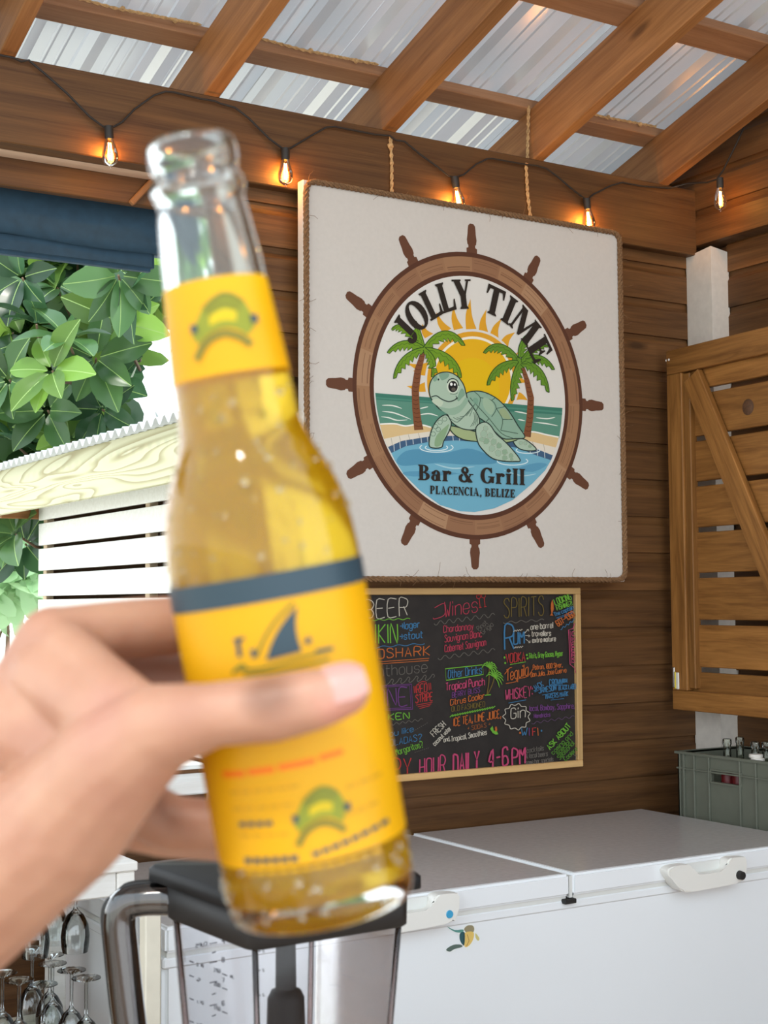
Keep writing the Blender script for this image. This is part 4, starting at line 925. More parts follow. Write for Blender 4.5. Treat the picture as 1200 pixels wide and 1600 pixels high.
st.poly([(415, 790), (445, 830), (435, 850), (415, 825)], (206, 196, 130), 3); st.line([(350, 800), (365, 850), (345, 890)], 4, (140, 96, 60)); st.line([(325, 790), (322, 840), (318, 890)], 4, (40, 50, 50))
so = st.done('sea_turtle_sticker', None); tag(so, 'small yellow and green turtle sticker on the freezer front below the left handle', 'sticker')

# ------------------------------------------------------------------ grey crate with empties, on a low stand by the right wall
KX0, KX1, KY0, KY1, KZ0, KZ1 = 3.335, 3.625, -.62, -.18, .80, 1.098
stand = empty('crate_stand', ((KX0+KX1)/2, (KY0+KY1)/2, 0), label='plain dark wooden stand carrying the grey crate beside the freezer', cat='stand')
under(stand, obj('top', bx(KX0-.03, 3.66, KY0-.03, KY1+.02, .77, .799), None, w_dark))
for x in (KX0+.0, 3.62):
    for y in (KY0+.02, KY1-.02): under(stand, obj('leg', bx(x-.02, x+.02, y-.02, y+.02, 0, .769), None, w_dark))
cr_ = empty('plastic_crate', ((KX0+KX1)/2, (KY0+KY1)/2, KZ0), label='grey plastic bottle crate with ribbed sides standing beside the white corner post', cat='crate')
t = .006; bm = bmesh.new()
hy0, hy1, hz0, hz1 = -.40, -.30, 1.03, 1.067
hy0, hy1 = on(0, KX0, 1158, 1215).y, on(0, KX0, 1113, 1210).y
hz1, hz0 = on(0, KX0, 1135, 1207).z, on(0, KX0, 1135, 1224).z
# side with the hand hole: four panels round it
box(bm, KX0, KX0+t, KY0, KY1, KZ0, hz0); box(bm, KX0, KX0+t, KY0, KY1, hz1, KZ1); box(bm, KX0, KX0+t, KY0, hy0, hz0, hz1); box(bm, KX0, KX0+t, hy1, KY1, hz0, hz1)
box(bm, KX1-t, KX1, KY0, KY1, KZ0, KZ1); box(bm, KX0, KX1, KY0, KY0+t, KZ0, KZ1); box(bm, KX0, KX1, KY1-t, KY1, KZ0, KZ1); box(bm, KX0, KX1, KY0, KY1, KZ0, KZ0+.008)
under(cr_, obj('shell', bm, None, m_crate))
bm = bmesh.new(); box(bm, KX0-.008, KX0+t, KY0-.008, KY1+.008, KZ1-.006, KZ1+.002); box(bm, KX1-t, KX1+.008, KY0-.008, KY1+.008, KZ1-.006, KZ1+.002); box(bm, KX0, KX1, KY0-.008, KY0+t, KZ1-.006, KZ1+.002); box(bm, KX0, KX1, KY1-t, KY1+.008, KZ1-.006, KZ1+.002)
box(bm, KX0-.007, KX0, KY0, KY1, KZ1-.055, KZ1-.05); under(cr_, obj('rim', bm, None, m_crate))
for px in (1062, 1068, 1084, 1107, 1155, 1180, 1206, 1230):
    y = on(0, KX0-.006, px, 1190).y
    under(cr_, obj('rib', bx(KX0-.008, KX0, y-.0025, y+.0025, KZ0, KZ1-.006, w=.001), None, m_crate))
bm = bmesh.new()
for a, b_, c, d_ in ((hy0-.006, hy1+.006, hz1, hz1+.006), (hy0-.006, hy1+.006, hz0-.006, hz0), (hy0-.006, hy0, hz0, hz1), (hy1, hy1+.006, hz0, hz1)): box(bm, KX0-.006, KX0+.002, a, b_, c, d_)
under(cr_, obj('handle_frame', bm, None, m_crate))
bp_ = [(0, 0), (.022, 0), (.024, .006), (.024, .13), (.021, .16), (.014, .2), (.0125, .255), (.015, .258), (.015, .27), (.012, .272)]
def crate_bottle(x, y, h, lab, mat=None):
    bm = bmesh.new(); lathe(bm, [(r, z_*h/.272) for r, z_ in bp_], 14)
    o = empty('empty_bottle', (x, y, KZ0+.009), lab, 'bottle', 'bottles in the grey crate'); obj('glass', bm, o, mat or m_clearbottle, smooth=True); return o
for (px, py, dx, h, lab) in ((1136, 1162, .10, .335, 'clear empty bottle with dark mouth, leftmost in the grey crate'), (1156, 1160, .14, .34, 'clear empty bottle second from left in the grey crate'), (1180, 1163, .10, .335, 'clear bottle standing behind the white caps in the crate'), (1197, 1168, .20, .325, 'clear bottle at the right frame edge in the grey crate')):
    p = on(0, KX0+dx, px, py); crate_bottle(p.x, min(max(p.y, KY0+.045), KY1-.045), h, lab)
p = on(0, KX0+.09, 1136, 1162); bm = bmesh.new(); lathe(bm, [(.0152, 0), (.0165, .002), (.0165, .016), (.0152, .018)], 14)
for k, (px, py) in enumerate(((1181, 1184), (1184, 1190))):
    p = on(0, KX0+.035, px, py); bm = bmesh.new(); lathe(bm, [(0, 0), (.02, 0), (.022, .004), (.021, .011), (0, .013)], 16)
    o = obj('plastic_cap', bm, None, m_cap, smooth=True, label=('upper' if k == 0 else 'lower')+' of two white plastic caps lying at the rim of the grey crate', cat='disc', group='white caps in the crate'); o.location = p  # white plastic caps lying loose at the crate rim
for k in range(3):
    bm = bmesh.new(); lathe(bm, [(0, 0), (.022, 0), (.022, .03), (.022, .1), (.018, .12), (.012, .125), (0, .126)], 14)
    o = obj('red_bottle', bm, None, m_red, smooth=True, label=('right', 'middle', 'left')[k]+' of the red sauce bottles seen through the hand hole of the crate', cat='bottle', group='red bottles in the crate'); o.location = (KX0+.05, hy0+.01+k*.048, hz0-.06)

# ------------------------------------------------------------------ white bar shelf with wine glasses, left of the freezer
HX0, HX1, HY0, HY1, HZ = .2, 1.178, -.815, -.32, 1.046
shf = empty('glass_shelf', (.7, -.5, 0), label='white wooden bar shelf unit holding wine glasses at the lower left', cat='shelf')
n = 3; wdt = (HY1-HY0)/n
for i in range(n): under(shf, obj('top_plank', bx(HX0, HX1, HY0+i*wdt, HY0+(i+1)*wdt-.004, HZ-.02, HZ, w=.003), None, w_white))
under(shf, obj('apron', bx(HX0, HX1-.045, HY0+.012, HY0+.034, HZ-.072, HZ-.0205), None, w_white))
under(shf, obj('corner_post', bx(HX1-.044, HX1-.004, HY0+.008, HY0+.05, 0, HZ-.0205), None, w_white))
under(shf, obj('corner_post', bx(HX1-.044, HX1-.004, HY1-.05, HY1-.008, 0, HZ-.0205), None, w_white))
under(shf, obj('corner_post', bx(HX0+.004, HX0+.044, HY0+.008, HY0+.05, 0, HZ-.0205), None, w_white)); under(shf, obj('corner_post', bx(HX0+.004, HX0+.044, HY1-.05, HY1-.008, 0, HZ-.0205), None, w_white))
LZ = .62
under(shf, obj('lower_board', bx(HX0+.01, HX1-.05, HY0+.03, HY1-.01, LZ-.02, LZ, w=.003), None, w_cream))
under(shf, obj('hanging_rack', bx(HX0+.05, HX1-.06, HY0+.12, HY1-.06, HZ-.045, HZ-.0205), None, w_dark))
wp = on(1, FY0-.02, 234, 1500)
obj('trim_2', bx(wp.x-.018, wp.x+.018, FY0-.04, FY0-.005, 0, .985, w=.003), mat=w_cream, kind='structure')
gp = [(.031, 0), (.032, .0015), (.012, .006), (.004, .012), (.0035, .075), (.006, .083), (.018, .094), (.029, .115), (.0325, .14), (.031, .162), (.0285, .176), (.0278, .176), (.0305, .158), (.0315, .14), (.028, .116), (.017, .096), (.004, .087), (0, .086)]
def glass_meshes():
    a = bmesh.new(); lathe(a, [(0, 0)]+gp[:6], 20); b_ = bmesh.new(); lathe(b_, gp[5:], 20)
    return a, b_
gcount = 0; GA = GB = None
def wine_glass(loc, label, group, s=1.0):
    global gcount, GA, GB
    o = empty('wine_glass', loc, label, 'wine glass', group); o.rotation_euler = (PI, 0, random.uniform(0, 6)); o.scale = (s, s, s)
    if GA is None:
        a, b_ = glass_meshes(); x = obj('stem', a, o, m_wineglass, smooth=True); y = obj('bowl', b_, o, m_wineglass, smooth=True); GA, GB = x.data, y.data
    else: obj('stem', GA, o); obj('bowl', GB, o)
for (px, y, lab) in ((67, -.74, 'upturned wine glass on the lower shelf, its foot a clear ellipse, frontmost in view'), (112, -.66, 'upturned wine glass on the lower shelf directly below the rightmost hanging glass'), (141, -.74, 'upturned wine glass on the lower shelf nearest the blender handle'), (30, -.68, 'upturned wine glass on the lower shelf left of the frontmost one'), (82, -.58, 'upturned wine glass at the middle of the lower shelf, half hidden'), (4, -.60, 'upturned wine glass cut by the left photo edge'), (134, -.50, 'upturned wine glass at the back right end of the lower shelf'), (50, -.42, 'upturned wine glass at the back left of the lower shelf')):
    p = on(1, y, px, 1520); wine_glass((min(p.x, 1.09), y, LZ+.1765), lab, 'wine glasses on the lower shelf')
for (px, y, lab) in ((118, -.62, 'wine glass hanging upside down from the rack, rightmost of the hanging ones'), (84, -.52, 'wine glass hanging upside down from the rack beside the wrist'), (55, -.62, 'wine glass hanging upside down from the rack behind the wrist')):
    p = on(1, y, px, 1420); wine_glass((p.x, y, HZ-.0455), lab, 'wine glasses hanging from the rack')
# thin white conduit on the wall behind the blender lid
pc = on(1, -.012, 326, 1320)
bm = bmesh.new(); tube(bm, [(pc.x, -.012, .2), (pc.x, -.012, 1.08)], .007, 8); obj('trim_3', bm, mat=m_signedge, kind='structure')

# ------------------------------------------------------------------ awning hung outside the hatch
aw = empty('window_awning', (0, .3, 2.85), label='dark blue canvas awning rolled above the serving hatch at the upper left', cat='awning')
AY = .24
p_tl, p_bl, p_hl = on(1, AY, 0, 280), on(1, AY, 0, 366), on(1, AY, 0, 396)
AX1 = on(1, AY, 241, 415).x; AX0 = -1.6
bm = bmesh.new(); nx, nz = 60, 8; rows = []
za, zb_ = p_tl.z+.10, p_bl.z
for j in range(nz+1):
    row = []
    for i in range(nx+1):
        x = AX0+(AX1+.06-AX0)*i/nx; v = j/nz; sag = .012*math.sin(x*3.1)+.006*math.sin(x*11+1)
        y = AY+.03-.07*math.sin(PI*min(1, v*.62))+.004*math.sin(x*17+v*4)
        row.append(bm.verts.new((x, y, za+(zb_-za)*v+sag*v*.5)))
    rows.append(row)
row = [bm.verts.new((v.co.x, AY+.05, v.co.z+.006)) for v in rows[-1]]; rows.append(row)
row = [bm.verts.new((v.co.x, AY+.07, za)) for v in rows[-1]]; rows.append(row)
for a, b_ in zip(rows, rows[1:]):
    for i in range(nx): bm.faces.new((a[i], a[i+1], b_[i+1], b_[i])).smooth = True
bmesh.ops.recalc_face_normals(bm, faces=bm.faces[:])
under(aw, obj('canvas', bm, None, m_canvas))
under(aw, obj('valance_bar', bx(AX0, AX1, AY-.012, AY+.03, p_hl.z, p_bl.z+.012, w=.012, seg=3), None, m_canvas, smooth=True))

# ------------------------------------------------------------------ shed outside
SX = 2.8; SYF, SYN = on(0, SX, 63, 870).y, .45
shd = empty('shed', (SX+1, 2.5, 0), label='white slatted outdoor shed with pale plywood fascia seen through the serving hatch', cat='shed')
edge = [(797, 809), (815, 846), (853, 891), (899, 933), (937, 975)]
zt0 = on(0, SX, 64, 816).z; zstep = (on(0, SX, 64, 816).z-on(0, SX, 63, 934).z)/3
zf = [on(0, SX, 64, y).z for y in (816, 855.5, 894.5, 934)]
gap = .022; k = 0
ztop = on(0, SX, 64, 790).z+.05; zz = zf[0]
while zz > .15:
    under(shd, obj('slat', bx(SX-.012, SX+.012, SYN, SYF, zz+gap/2, ztop, w=.002), None, m_slat if 'm_slat' in globals() else w_white)); ztop = zz-gap/2; zz -= zstep; k += 1
    if k > 14: break
for y in (SYF-.05, on(0, SX, 227, 800).y, SYN+.6): under(shd, obj('stud', bx(SX+.0125, SX+.06, y-.03, y+.03, -.08, 2.3), None, w_stud))
under(shd, obj('end_wall', bx(SX+.07, SX+2.2, SYF-.03, SYF, -.08, 2.42, w=0), None, w_dark)); under(shd, obj('back_wall', bx(SX+2.2, SX+2.23, SYN, SYF, -.08, 2.6, w=0), None, w_dark)); under(shd, obj('near_wall', bx(SX+.07, SX+2.2, SYN, SYN+.03, -.08, 2.42, w=0), None, w_dark))
BX = SX-.26
bz0, bz1 = on(0, BX, 0, 805).z, on(0, BX, 0, 737).z
fb = under(shd, beam('fascia_board', (BX, SYN-.05, (bz0+bz1)/2), (BX, 6.3, (bz0+bz1)/2), .03, bz1-bz0, None, w_ply))
eb0 = on(1, SYF, 62, 811).z
under(shd, obj('end_board', bx(BX+.016, SX+.6, SYF+.002, SYF+.03, eb0, bz1), None, w_raft))
bm = bmesh.new(); xs = [BX-.07, SX+2.4]; ny = 760; ya, yb = SYN-.1, 6.35; PW = .1
rr_ = [[bm.verts.new((x, ya+(yb-ya)*i/ny, bz1+.021+(x-BX)*.1+.019*math.sin((ya+(yb-ya)*i/ny)*2*PI/PW)+e)) for i in range(ny+1)] for e, x in ((0, xs[0]), (0, xs[1]))]
r2 = [[bm.verts.new(v.co-Vector((0, 0, .0035))) for v in r] for r in rr_]
for i in range(ny):
    bm.faces.new((rr_[0][i], rr_[1][i], rr_[1][i+1], rr_[0][i+1])).smooth = True; bm.faces.new((r2[0][i+1], r2[1][i+1], r2[1][i], r2[0][i])).smooth = True
    bm.faces.new((r2[0][i], rr_[0][i], rr_[0][i+1], r2[0][i+1]))
under(shd, obj('corrugated_roof', bm, None, m_zinc))

# ------------------------------------------------------------------ almond tree behind the shed
def leaf_mesh(L, W, fold, droop, mat, seed):
    random.seed(seed); bm = bmesh.new(); n = 7; rows = []
    for i in range(n+1):
        t = i/n; w = W*(math.sin(PI*min(1, (.12+.88*t)**1.35))**.75) if 0 < i < n else .004
        if i == n: w = .006
        z = -droop*t*t*L; c = random.uniform(-.06, .06)*W
        rows.append([(x_, L*t, z+abs(x_)*fold+(c if abs(x_) > W*.1 else 0)) for x_ in (-w, -w*.5, -.0019, .0019, w*.5, w)])
    V = [[bm.verts.new(p) for p in r] for r in rows]
    for a, b_ in zip(V, V[1:]):
        for k in range(5):
            f = bm.faces.new((a[k], a[k+1], b_[k+1], b_[k])); f.material_index = 1 if k == 2 else 0; f.smooth = True
    me = bpy.data.meshes.new('leaf'); bm.to_mesh(me); bm.free(); me.materials.append(mat); me.materials.append(m_vein); return me
LM = [leaf_mesh(.27, .075, .35, .25, m_leaf[i % 3], i) for i in range(6)]
tree = empty('almond_tree', (1.4, 7.2, 0), label='broad-leaved green tree filling the serving hatch above the shed roof', cat='tree')
random.seed(31)
ros = [(15, 594, 8.6), (35, 434, 8.9), (57, 507, 8.7), (105, 530, 8.4), (185, 430, 8.1), (82, 580, 8.3), (212, 442, 8.3), (75, 642, 8.8), (150, 560, 8.6), (190, 505, 8.7), (20, 690, 9.0), (110, 690, 9.0), (160, 640, 8.9), (225, 480, 9.0), (140, 470, 9.0), (90, 450, 9.2), (20, 520, 9.2), (180, 610, 9.3), (40, 640, 9.3), (130, 610, 9.2), (60, 700, 9.4), (165, 690, 9.2), (5, 470, 9.5), (70, 410, 9.6), (120, 400, 9.4), (165, 520, 9.5), (95, 620, 9.4), (-30, 560, 9), (-40, 650, 9.2), (-30, 450, 9.1), (25, 835, 9.0), (40, 850, 9.5), (250, 450, 9.0), (-10, 740, 9.4), (50, 560, 9.6), (130, 660, 9.6)]
nl = 0; tips = []
for (px, py, d) in ros:
    c = dep(px, py, d); tips.append(c)
    ax = (Vector((-.45, -.5, .35))+Vector((random.uniform(-.6, .6), random.uniform(-.5, .5), random.uniform(-.6, .5)))).normalized()
    n = random.randint(6, 8); ph = random.uniform(0, 6)
    a = ax.orthogonal().normalized(); b2 = ax.cross(a)
    for k in range(n):
        if nl >= 292: break
        w = ph+k*2*PI/n+random.uniform(-.25, .25); sp_ = random.uniform(.75, 1.4)
        d_ = (a*math.cos(w)+b2*math.sin(w))*math.sin(sp_)+ax*math.cos(sp_); d_ = (d_+Vector((0, 0, -.22))).normalized()
        nrm = (ax - d_*ax.dot(d_)).normalized(); X = d_.cross(nrm)
        s = random.uniform(.8, 1.3); m = Matrix.Identity(4)
        for i in range(3): m[i][0] = X[i]*s; m[i][1] = d_[i]*s; m[i][2] = nrm[i]*s; m[i][3] = c[i]+d_[i]*.03
        o = obj('leaf', LM[(nl*5+k) % 6]); o.parent = tree; o.matrix_basis = Matrix.Translation(-tree.location) @ m; nl += 1
bm = bmesh.new(); hubb = dep(170, 640, 11.6); trunk0 = Vector((1.4, 7.2, 0))
trunk0 = Vector((hubb.x, hubb.y, -.1))
tube(bm, [trunk0, trunk0+Vector((.1, 0, 1.2)), hubb-Vector((0, 0, .6)), hubb], [.16, .13, .1, .07], 8)
for c in tips:
    e_ = c+fw*random.uniform(.35, .6)+Vector((random.uniform(-.15, .15), 0, random.uniform(-.3, .0))); tube(bm, [e_, c.lerp(e_, .5)+Vector((0, 0, -.03)), c], [.012, .010, .007], 5)
for k in range(7):
    e_ = dep(random.uniform(-40, 280), random.uniform(400, 640), random.uniform(10, 11)); tube(bm, [hubb, hubb.lerp(e_, .5)+Vector((0, 0, random.uniform(-.2, .3))), e_], [.04, .026, .012], 6)
o = obj('branches', bm, None, m_branch); under(tree, o)
# the deeper foliage nobody could count
bm = bmesh.new(); random.seed(77)
def add_leaf(bm, c, d_, nrm, L, W, mi):
    L *= 1.35; W *= 1.35
    X = d_.cross(nrm); q = []
    for t, w in ((0, .05), (.35, .75), (.65, 1), (.88, .7), (1, .05)): q.append((c+d_*L*t-nrm*.15*L*t*t, w*W))
    for (p, w), (p2, w2) in zip(q, q[1:]):
        f = bm.faces.new([bm.verts.new(v) for v in (p-X*w, p+X*w, p2+X*w2, p2-X*w2)]); f.material_index = mi
cnt = 0
while cnt < 2600:
    px, py = random.uniform(-80, 300), random.uniform(330, 760); d = random.uniform(9.4, 11.5)
    dens = 1.0 if px < 130 else max(.03, 1-(px-130)/70)
    if py < 500 and px > 150: dens = max(dens, .45)
    if py > 640 and px > 150: dens *= .8
    cnt += 1
    if random.random() > dens: continue
    c = dep(px, py, d); d_ = Vector((random.gauss(0, 1), random.gauss(0, 1), random.gauss(-.2, .8))).normalized(); n_ = Vector((random.gauss(0, 1), random.gauss(-.6, .6), random.gauss(.4, .6))); n_ = (n_-d_*n_.dot(d_)).normalized()
    add_leaf(bm, c, d_, n_, random.uniform(.15, .3), random.uniform(.04, .075), random.randint(0, 2))
o = obj('inner_foliage', bm, None, None, kind='stuff')
for m in m_leaf: o.data.materials.append(m)
under(tree, o)
# sunlit shrubs far beyond, seen low at the left edge
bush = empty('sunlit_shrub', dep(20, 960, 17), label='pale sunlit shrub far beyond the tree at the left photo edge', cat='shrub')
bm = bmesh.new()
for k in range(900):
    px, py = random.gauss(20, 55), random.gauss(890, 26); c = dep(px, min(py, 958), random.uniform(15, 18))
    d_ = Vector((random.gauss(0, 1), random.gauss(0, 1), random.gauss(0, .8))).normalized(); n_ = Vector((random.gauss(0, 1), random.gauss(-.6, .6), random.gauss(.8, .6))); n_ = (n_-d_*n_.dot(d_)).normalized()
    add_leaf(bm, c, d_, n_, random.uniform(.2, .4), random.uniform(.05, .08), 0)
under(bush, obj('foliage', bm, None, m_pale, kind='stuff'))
bm = bmesh.new(); bb = bush.location
for k in range(5): tube(bm, [(bb.x+random.uniform(-.1, .1), bb.y, -.1), (bb.x+random.uniform(-.4, .4), bb.y, 1.0), (bb.x+random.uniform(-.7, .7), bb.y+random.uniform(-.3, .3), 1.9)], [.03, .02, .01], 5)
under(bush, obj('stems', bm, None, m_branch))

# ------------------------------------------------------------------ blender on the bar counter
JH = .089
ang = math.radians(3); BC = Vector((.671, -2.467, 0))
JT = dep(235, 1373, 1.46).z                     # jar rim height
bar = empty('bar_counter', (BC.x, BC.y, 0), label='bar counter that the blender stands on, below the photo edge', cat='counter')
under(bar, obj('worktop', bx(-1.0, 1.5, BC.y-.32, BC.y+.32, .86, .90, w=.005), None, m_counter)); under(bar, obj('front_panel', bx(-.95, 1.45, BC.y-.27, BC.y-.24, 0, .86), None, w_wall)); under(bar, obj('side_panel', bx(-.95, -.92, BC.y-.239, BC.y+.27, 0, .86), None, w_wall)); under(bar, obj('side_panel', bx(1.42, 1.45, BC.y-.239, BC.y+.27, 0, .86), None, w_wall))
bl = empty('blender', (BC.x, BC.y, .90), label='large blender with clear square jar, black lid and smoked handle, behind the bottle', cat='blender')

bl.rotation_euler = (0, 0, ang)
def rsq(bm, h, r, zlist, mi=0, n=5, cap0=False, cap1=False):
    """rounded square tube; h half size per ring"""
    rings = []
    for (hh, z_) in zlist:
        ring = []
        for cx2, cy2, a0 in ((1, 1, 0), (-1, 1, PI/2), (-1, -1, PI), (1, -1, 3*PI/2)):
            for k in range(n): a = a0+k*(PI/2)/(n-1); ring.append(bm.verts.new((cx2*(hh-r)+r*math.cos(a), cy2*(hh-r)+r*math.sin(a), z_)))
        rings.append(ring)
    for a, b_ in zip(rings, rings[1:]):
        for k in range(len(a)): f = bm.faces.new((a[k], a[(k+1) % len(a)], b_[(k+1) % len(a)], b_[k])); f.material_index = mi; f.smooth = True
    if cap0: bm.faces.new(rings[0][::-1]).material_index = mi
    if cap1: bm.faces.new(rings[-1]).material_index = mi
jt = JT-.90; jb = jt-.275
bm = bmesh.new(); rsq(bm, JH, .012, [(JH*.78, jb), (JH*.8, jb+.01), (JH*1.0, jt)])
obj('jar', bm, bl, m_jar)
bm = bmesh.new(); rsq(bm, JH, .012, [(JH*.76, jb+.004), (JH*.975, jt-.002)]); 
obj('jar_inner_wall', bm, bl, m_jar)
for sx_, sy_ in ((1, 1), (-1, 1), (-1, -1), (1, -1)):
    bm = bmesh.new(); k0, k1 = JH*.785-.006, JH-.006; tube(bm, [(sx_*k0, sy_*k0, jb), (sx_*k1, sy_*k1, jt)], .003, 8); obj('jar_edge', bm, bl, m_jaredge)
bm = bmesh.new(); rsq(bm, JH, .013, [(JH*.99, jt-.036), (JH*1.012, jt-.034), (JH*1.02, jt)], cap0=True, cap1=True); obj('lid_skirt', bm, bl, m_skirt)
bm = bmesh.new(); LH = JH*1.17; rsq(bm, LH, .012, [(LH-.006, jt), (LH, jt+.002), (LH, jt+.013), (LH-.004, jt+.017), (0.03, jt+.019)], cap0=True, cap1=True); 
for v in bm.verts:
    if v.co.x > 0: v.co.x *= .93
ld = obj('lid', bm, bl, m_dark)
bm = bmesh.new(); rsq(bm, .035, .014, [(.040, jt+.0185), (.040, jt+.026), (.036, jt+.028)], cap1=True); obj('lid_cap', bm, ld, m_dark)
# centre blade column
bm = bmesh.new(); lathe(bm, [(0, jb), (.024, jb), (.022, jb+.12), (.0195, jb+.128), (.0185, jb+.165), (.015, jb+.172), (.0105, jb+.174), (.0095, jt-.02), (.0095, jt)], 14); obj('blade_column', bm, bl, m_dark, smooth=True)
for z_, r_ in ((jb+.03, 0), (jb+.1, 1.2)):
    bm = bmesh.new(); box(bm, -.06, .06, -.007, .007, z_, z_+.0015); o = obj('blade', bm, bl, m_steel); o.rotation_euler = (0, 0, r_)
# handle on the left corner side
hd = bl.matrix_world.copy()
R_ = Matrix.Rotation(-ang, 3, 'Z')
def loc_(px, py, z_): return R_ @ (dep(px, py, z_)-Vector((BC.x, BC.y, .90)))
hp = [loc_(x, y, 1.452) for x, y in ((270, 1404), (230, 1404), (203, 1409), (190, 1422), (187, 1446), (191, 1490), (197, 1550), (204, 1610), (214, 1700), (222, 1745), (250, 1775), (292, 1780))]
pts3 = []
for i in range(len(hp)-1):
    a, b_, c, d_ = hp[max(i-1, 0)], hp[i], hp[i+1], hp[min(i+2, len(hp)-1)]
    for k in range(5):
        t = k/5; pts3.append(.5*((2*b_)+(c-a)*t+(2*a-5*b_+4*c-d_)*t*t+(3*b_-a-3*c+d_)*t**3))
bm = bmesh.new(); tube(bm, pts3, .0172, 14); hdl = obj('handle', bm, bl, m_smoke)
bm = bmesh.new(); tube(bm, [p+R_ @ (rt*(-.0155)+up*.004) if i > 10 else p+R_ @ (up*.0150+rt*(-.004)) for i, p in enumerate(pts3)], .0042, 7); obj('grip_strip', bm, hdl, m_black)
# motor base under the jar
bm = bmesh.new(); rsq(bm, .1, .02, [(.105, .0), (.105, .01), (.1, .09), (.078, jb-.004)], cap0=True, cap1=True); obj('motor_base', bm, bl, m_dark)
# measuring marks printed on the two left faces of the jar
class JarPrint(Print):
    def __init__(s, face): s.face = face; super().__init__(0, None)
    def pt(s, p):
        # world plane of a jar face: intersect the sight line with the (slightly tapered) wall
        x, y = p; d = R_ @ ray(x, y); o = R_ @ (CAM-Vector((BC.x, BC.y, .90)))
        off = JH*.965+.0006
        if s.face == 'l': t = (-off-o.x)/d.x
        elif s.face == 'b': t = (off-.002-o.y)/d.y
        elif s.face == 'r': t = (-off-o.y)/d.y
        q = o+d*t
        zt_ = (q.z-jb)/(jt-jb); sc = JH*(.8+.2*zt_)/JH
        off2 = JH*(.8+.2*zt_)+.0006
        if s.face == 'l': t = (-off2-o.x)/d.x
        elif s.face == 'b': t = (off2-.004-o.y)/d.y
        else: t = (-off2-o.y)/d.y
        return o+d*t
    def done2(s, name):
        me = bpy.data.meshes.new(name); s.bm.to_mesh(me); s.bm.free()
        for m in s.mats: me.materials.append(m)
        return obj(name, me, bl)
jp = JarPrint('l'); K6 = lambda x, y: (150+x/4.8, 1320+y/4.8); BK = (34, 34, 40)
def J(s, a, b_, h, w=1.2): text(jp, s, K6(*a), K6(*b_), h/4.8, BK, w, jit=0)
def mark(a, b_, w=1.7): jp.line([K6(*a), K6(*b_)], w, BK)
for y0, lab in ((870, '2.15'), (978, '2'), (1150, '1.75'), (1320, '1.5')):
    mark((700, y0), (734, y0+14)); J(lab, (755, y0+36), (755+len(lab)*11+8, y0+48), 20)
jp.line([K6(664, 812), K6(668, 878)], .7, BK)
for y0, lab in ((966, '2150'), (1072, '2000'), (1250, '1750')):
    mark((945, y0), (986, y0+16)); J(lab, (884, y0-18), (932, y0-4), 26, 1.1)
J('ML', (1008, 998), (1036, 1006), 22, 1.1)
for y0, w in ((738, 1), (806, 0), (880, 1), (1030, 1), (1118, 0), (1202, 1), (1280, 0)):
    x0 = 852 if w else 870; mark((x0, y0+6), (908 if w else 900, y0-6))
for lab, y0 in (('9', 740), ('8', 878), ('7', 1030), ('6', 1204)): J(lab, (945, y0), (962, y0), 32, 1.4)
# CUPS is printed on the far wall and reads reversed
text(jp, 'CUPS', K6(832, 752), K6(748, 772), 24/4.8, BK, 1.2, jit=0)
jp.done2('measuring_marks')
jr = JarPrint('r'); K7 = lambda x, y: (380+x/4, 1380+y/4)
random.seed(4)
for a, b_ in (((690, 365), (735, 385)), ((730, 345), (745, 380)), ((750, 375), (795, 395)), ((600, 540), (640, 550)), ((620, 568), (695, 612)), ((535, 635), (610, 650)), ((890, 420), (875, 545)), ((605, 465), (612, 495))): jr.line([K7(*a), K7((a[0]+b_[0])/2+3, (a[1]+b_[1])/2-4), K7(*b_)], .6, (110, 110, 116))
for y in (425, 545, 700): jr.line([K7(95, y), K7(108, y)], 1.6, BK); text(jr, '5', K7(122, y+8), K7(132, y+6), 4, BK, .8, jit=0)
jr.done2('scratches')

# ------------------------------------------------------------------ the bottle
ZB = .46; B0, B1 = dep(507, 1420, ZB), dep(297, 222, ZB)
bt = empty('beer_bottle', B0, label='clear glass bottle of golden beer with yellow labels, held up in the hand', cat='bottle')
zax = (B1-B0).normalized(); yax = (fw-zax*fw.dot(zax)).normalized(); xax = yax.cross(zax)
mm_ = Matrix.Identity(4)
for i in range(3): mm_[i][0] = xax[i]; mm_[i][1] = yax[i]; mm_[i][2] = zax[i]; mm_[i][3] = B0[i]
bt.matrix_world = mm_
MPX = ZB/FPX; LT = (B1-B0).length; TPX = LT/MPX
RAD = [(0, 64), (6, 69), (18, 71), (38, 70), (50, 66), (60, 70), (72, 75), (84, 73), (95, 69), (125, 72), (190, 78), (225, 80), (300, 86), (372, 91), (420, 93), (455, 96), (485, 105), (512, 117), (540, 129), (570, 139), (600, 145), (640, 149), (680, 150), (720, 150), (780, 150), (900, 149), (1020, 148), (1100, 147), (1150, 147), (1180, 146), (1203, 141), (1214, 130), (1218, 110)]
RS = spline(RAD, 4)
def rad(t):
    for (a, ra), (b_, rb) in zip(RS, RS[1:]):
        if a <= t <= b_: return (ra+(rb-ra)*(t-a)/max(1e-6, b_-a))*MPX
    return RAD[-1][1]*MPX
zz_ = lambda t: LT-t*MPX
outer = [(r*MPX, zz_(t)) for t, r in RS]
WALL = .0026
inner = [(r*MPX-WALL, zz_(t)) for t, r in RS if t < 1150]
fl = zz_(1180)
prof = [(0, zz_(1200))]+[(.7*130*MPX, zz_(1204))]+outer[::-1]
prof = prof + inner + [(inner[-1][0]-.002, fl+.001), (.6*inner[-1][0], fl), (0, fl)]
bm = bmesh.new(); lathe(bm, prof, 64); bmesh.ops.recalc_face_normals(bm, faces=bm.faces[:])
gb = obj('glass_body', bm, bt, m_glass); 
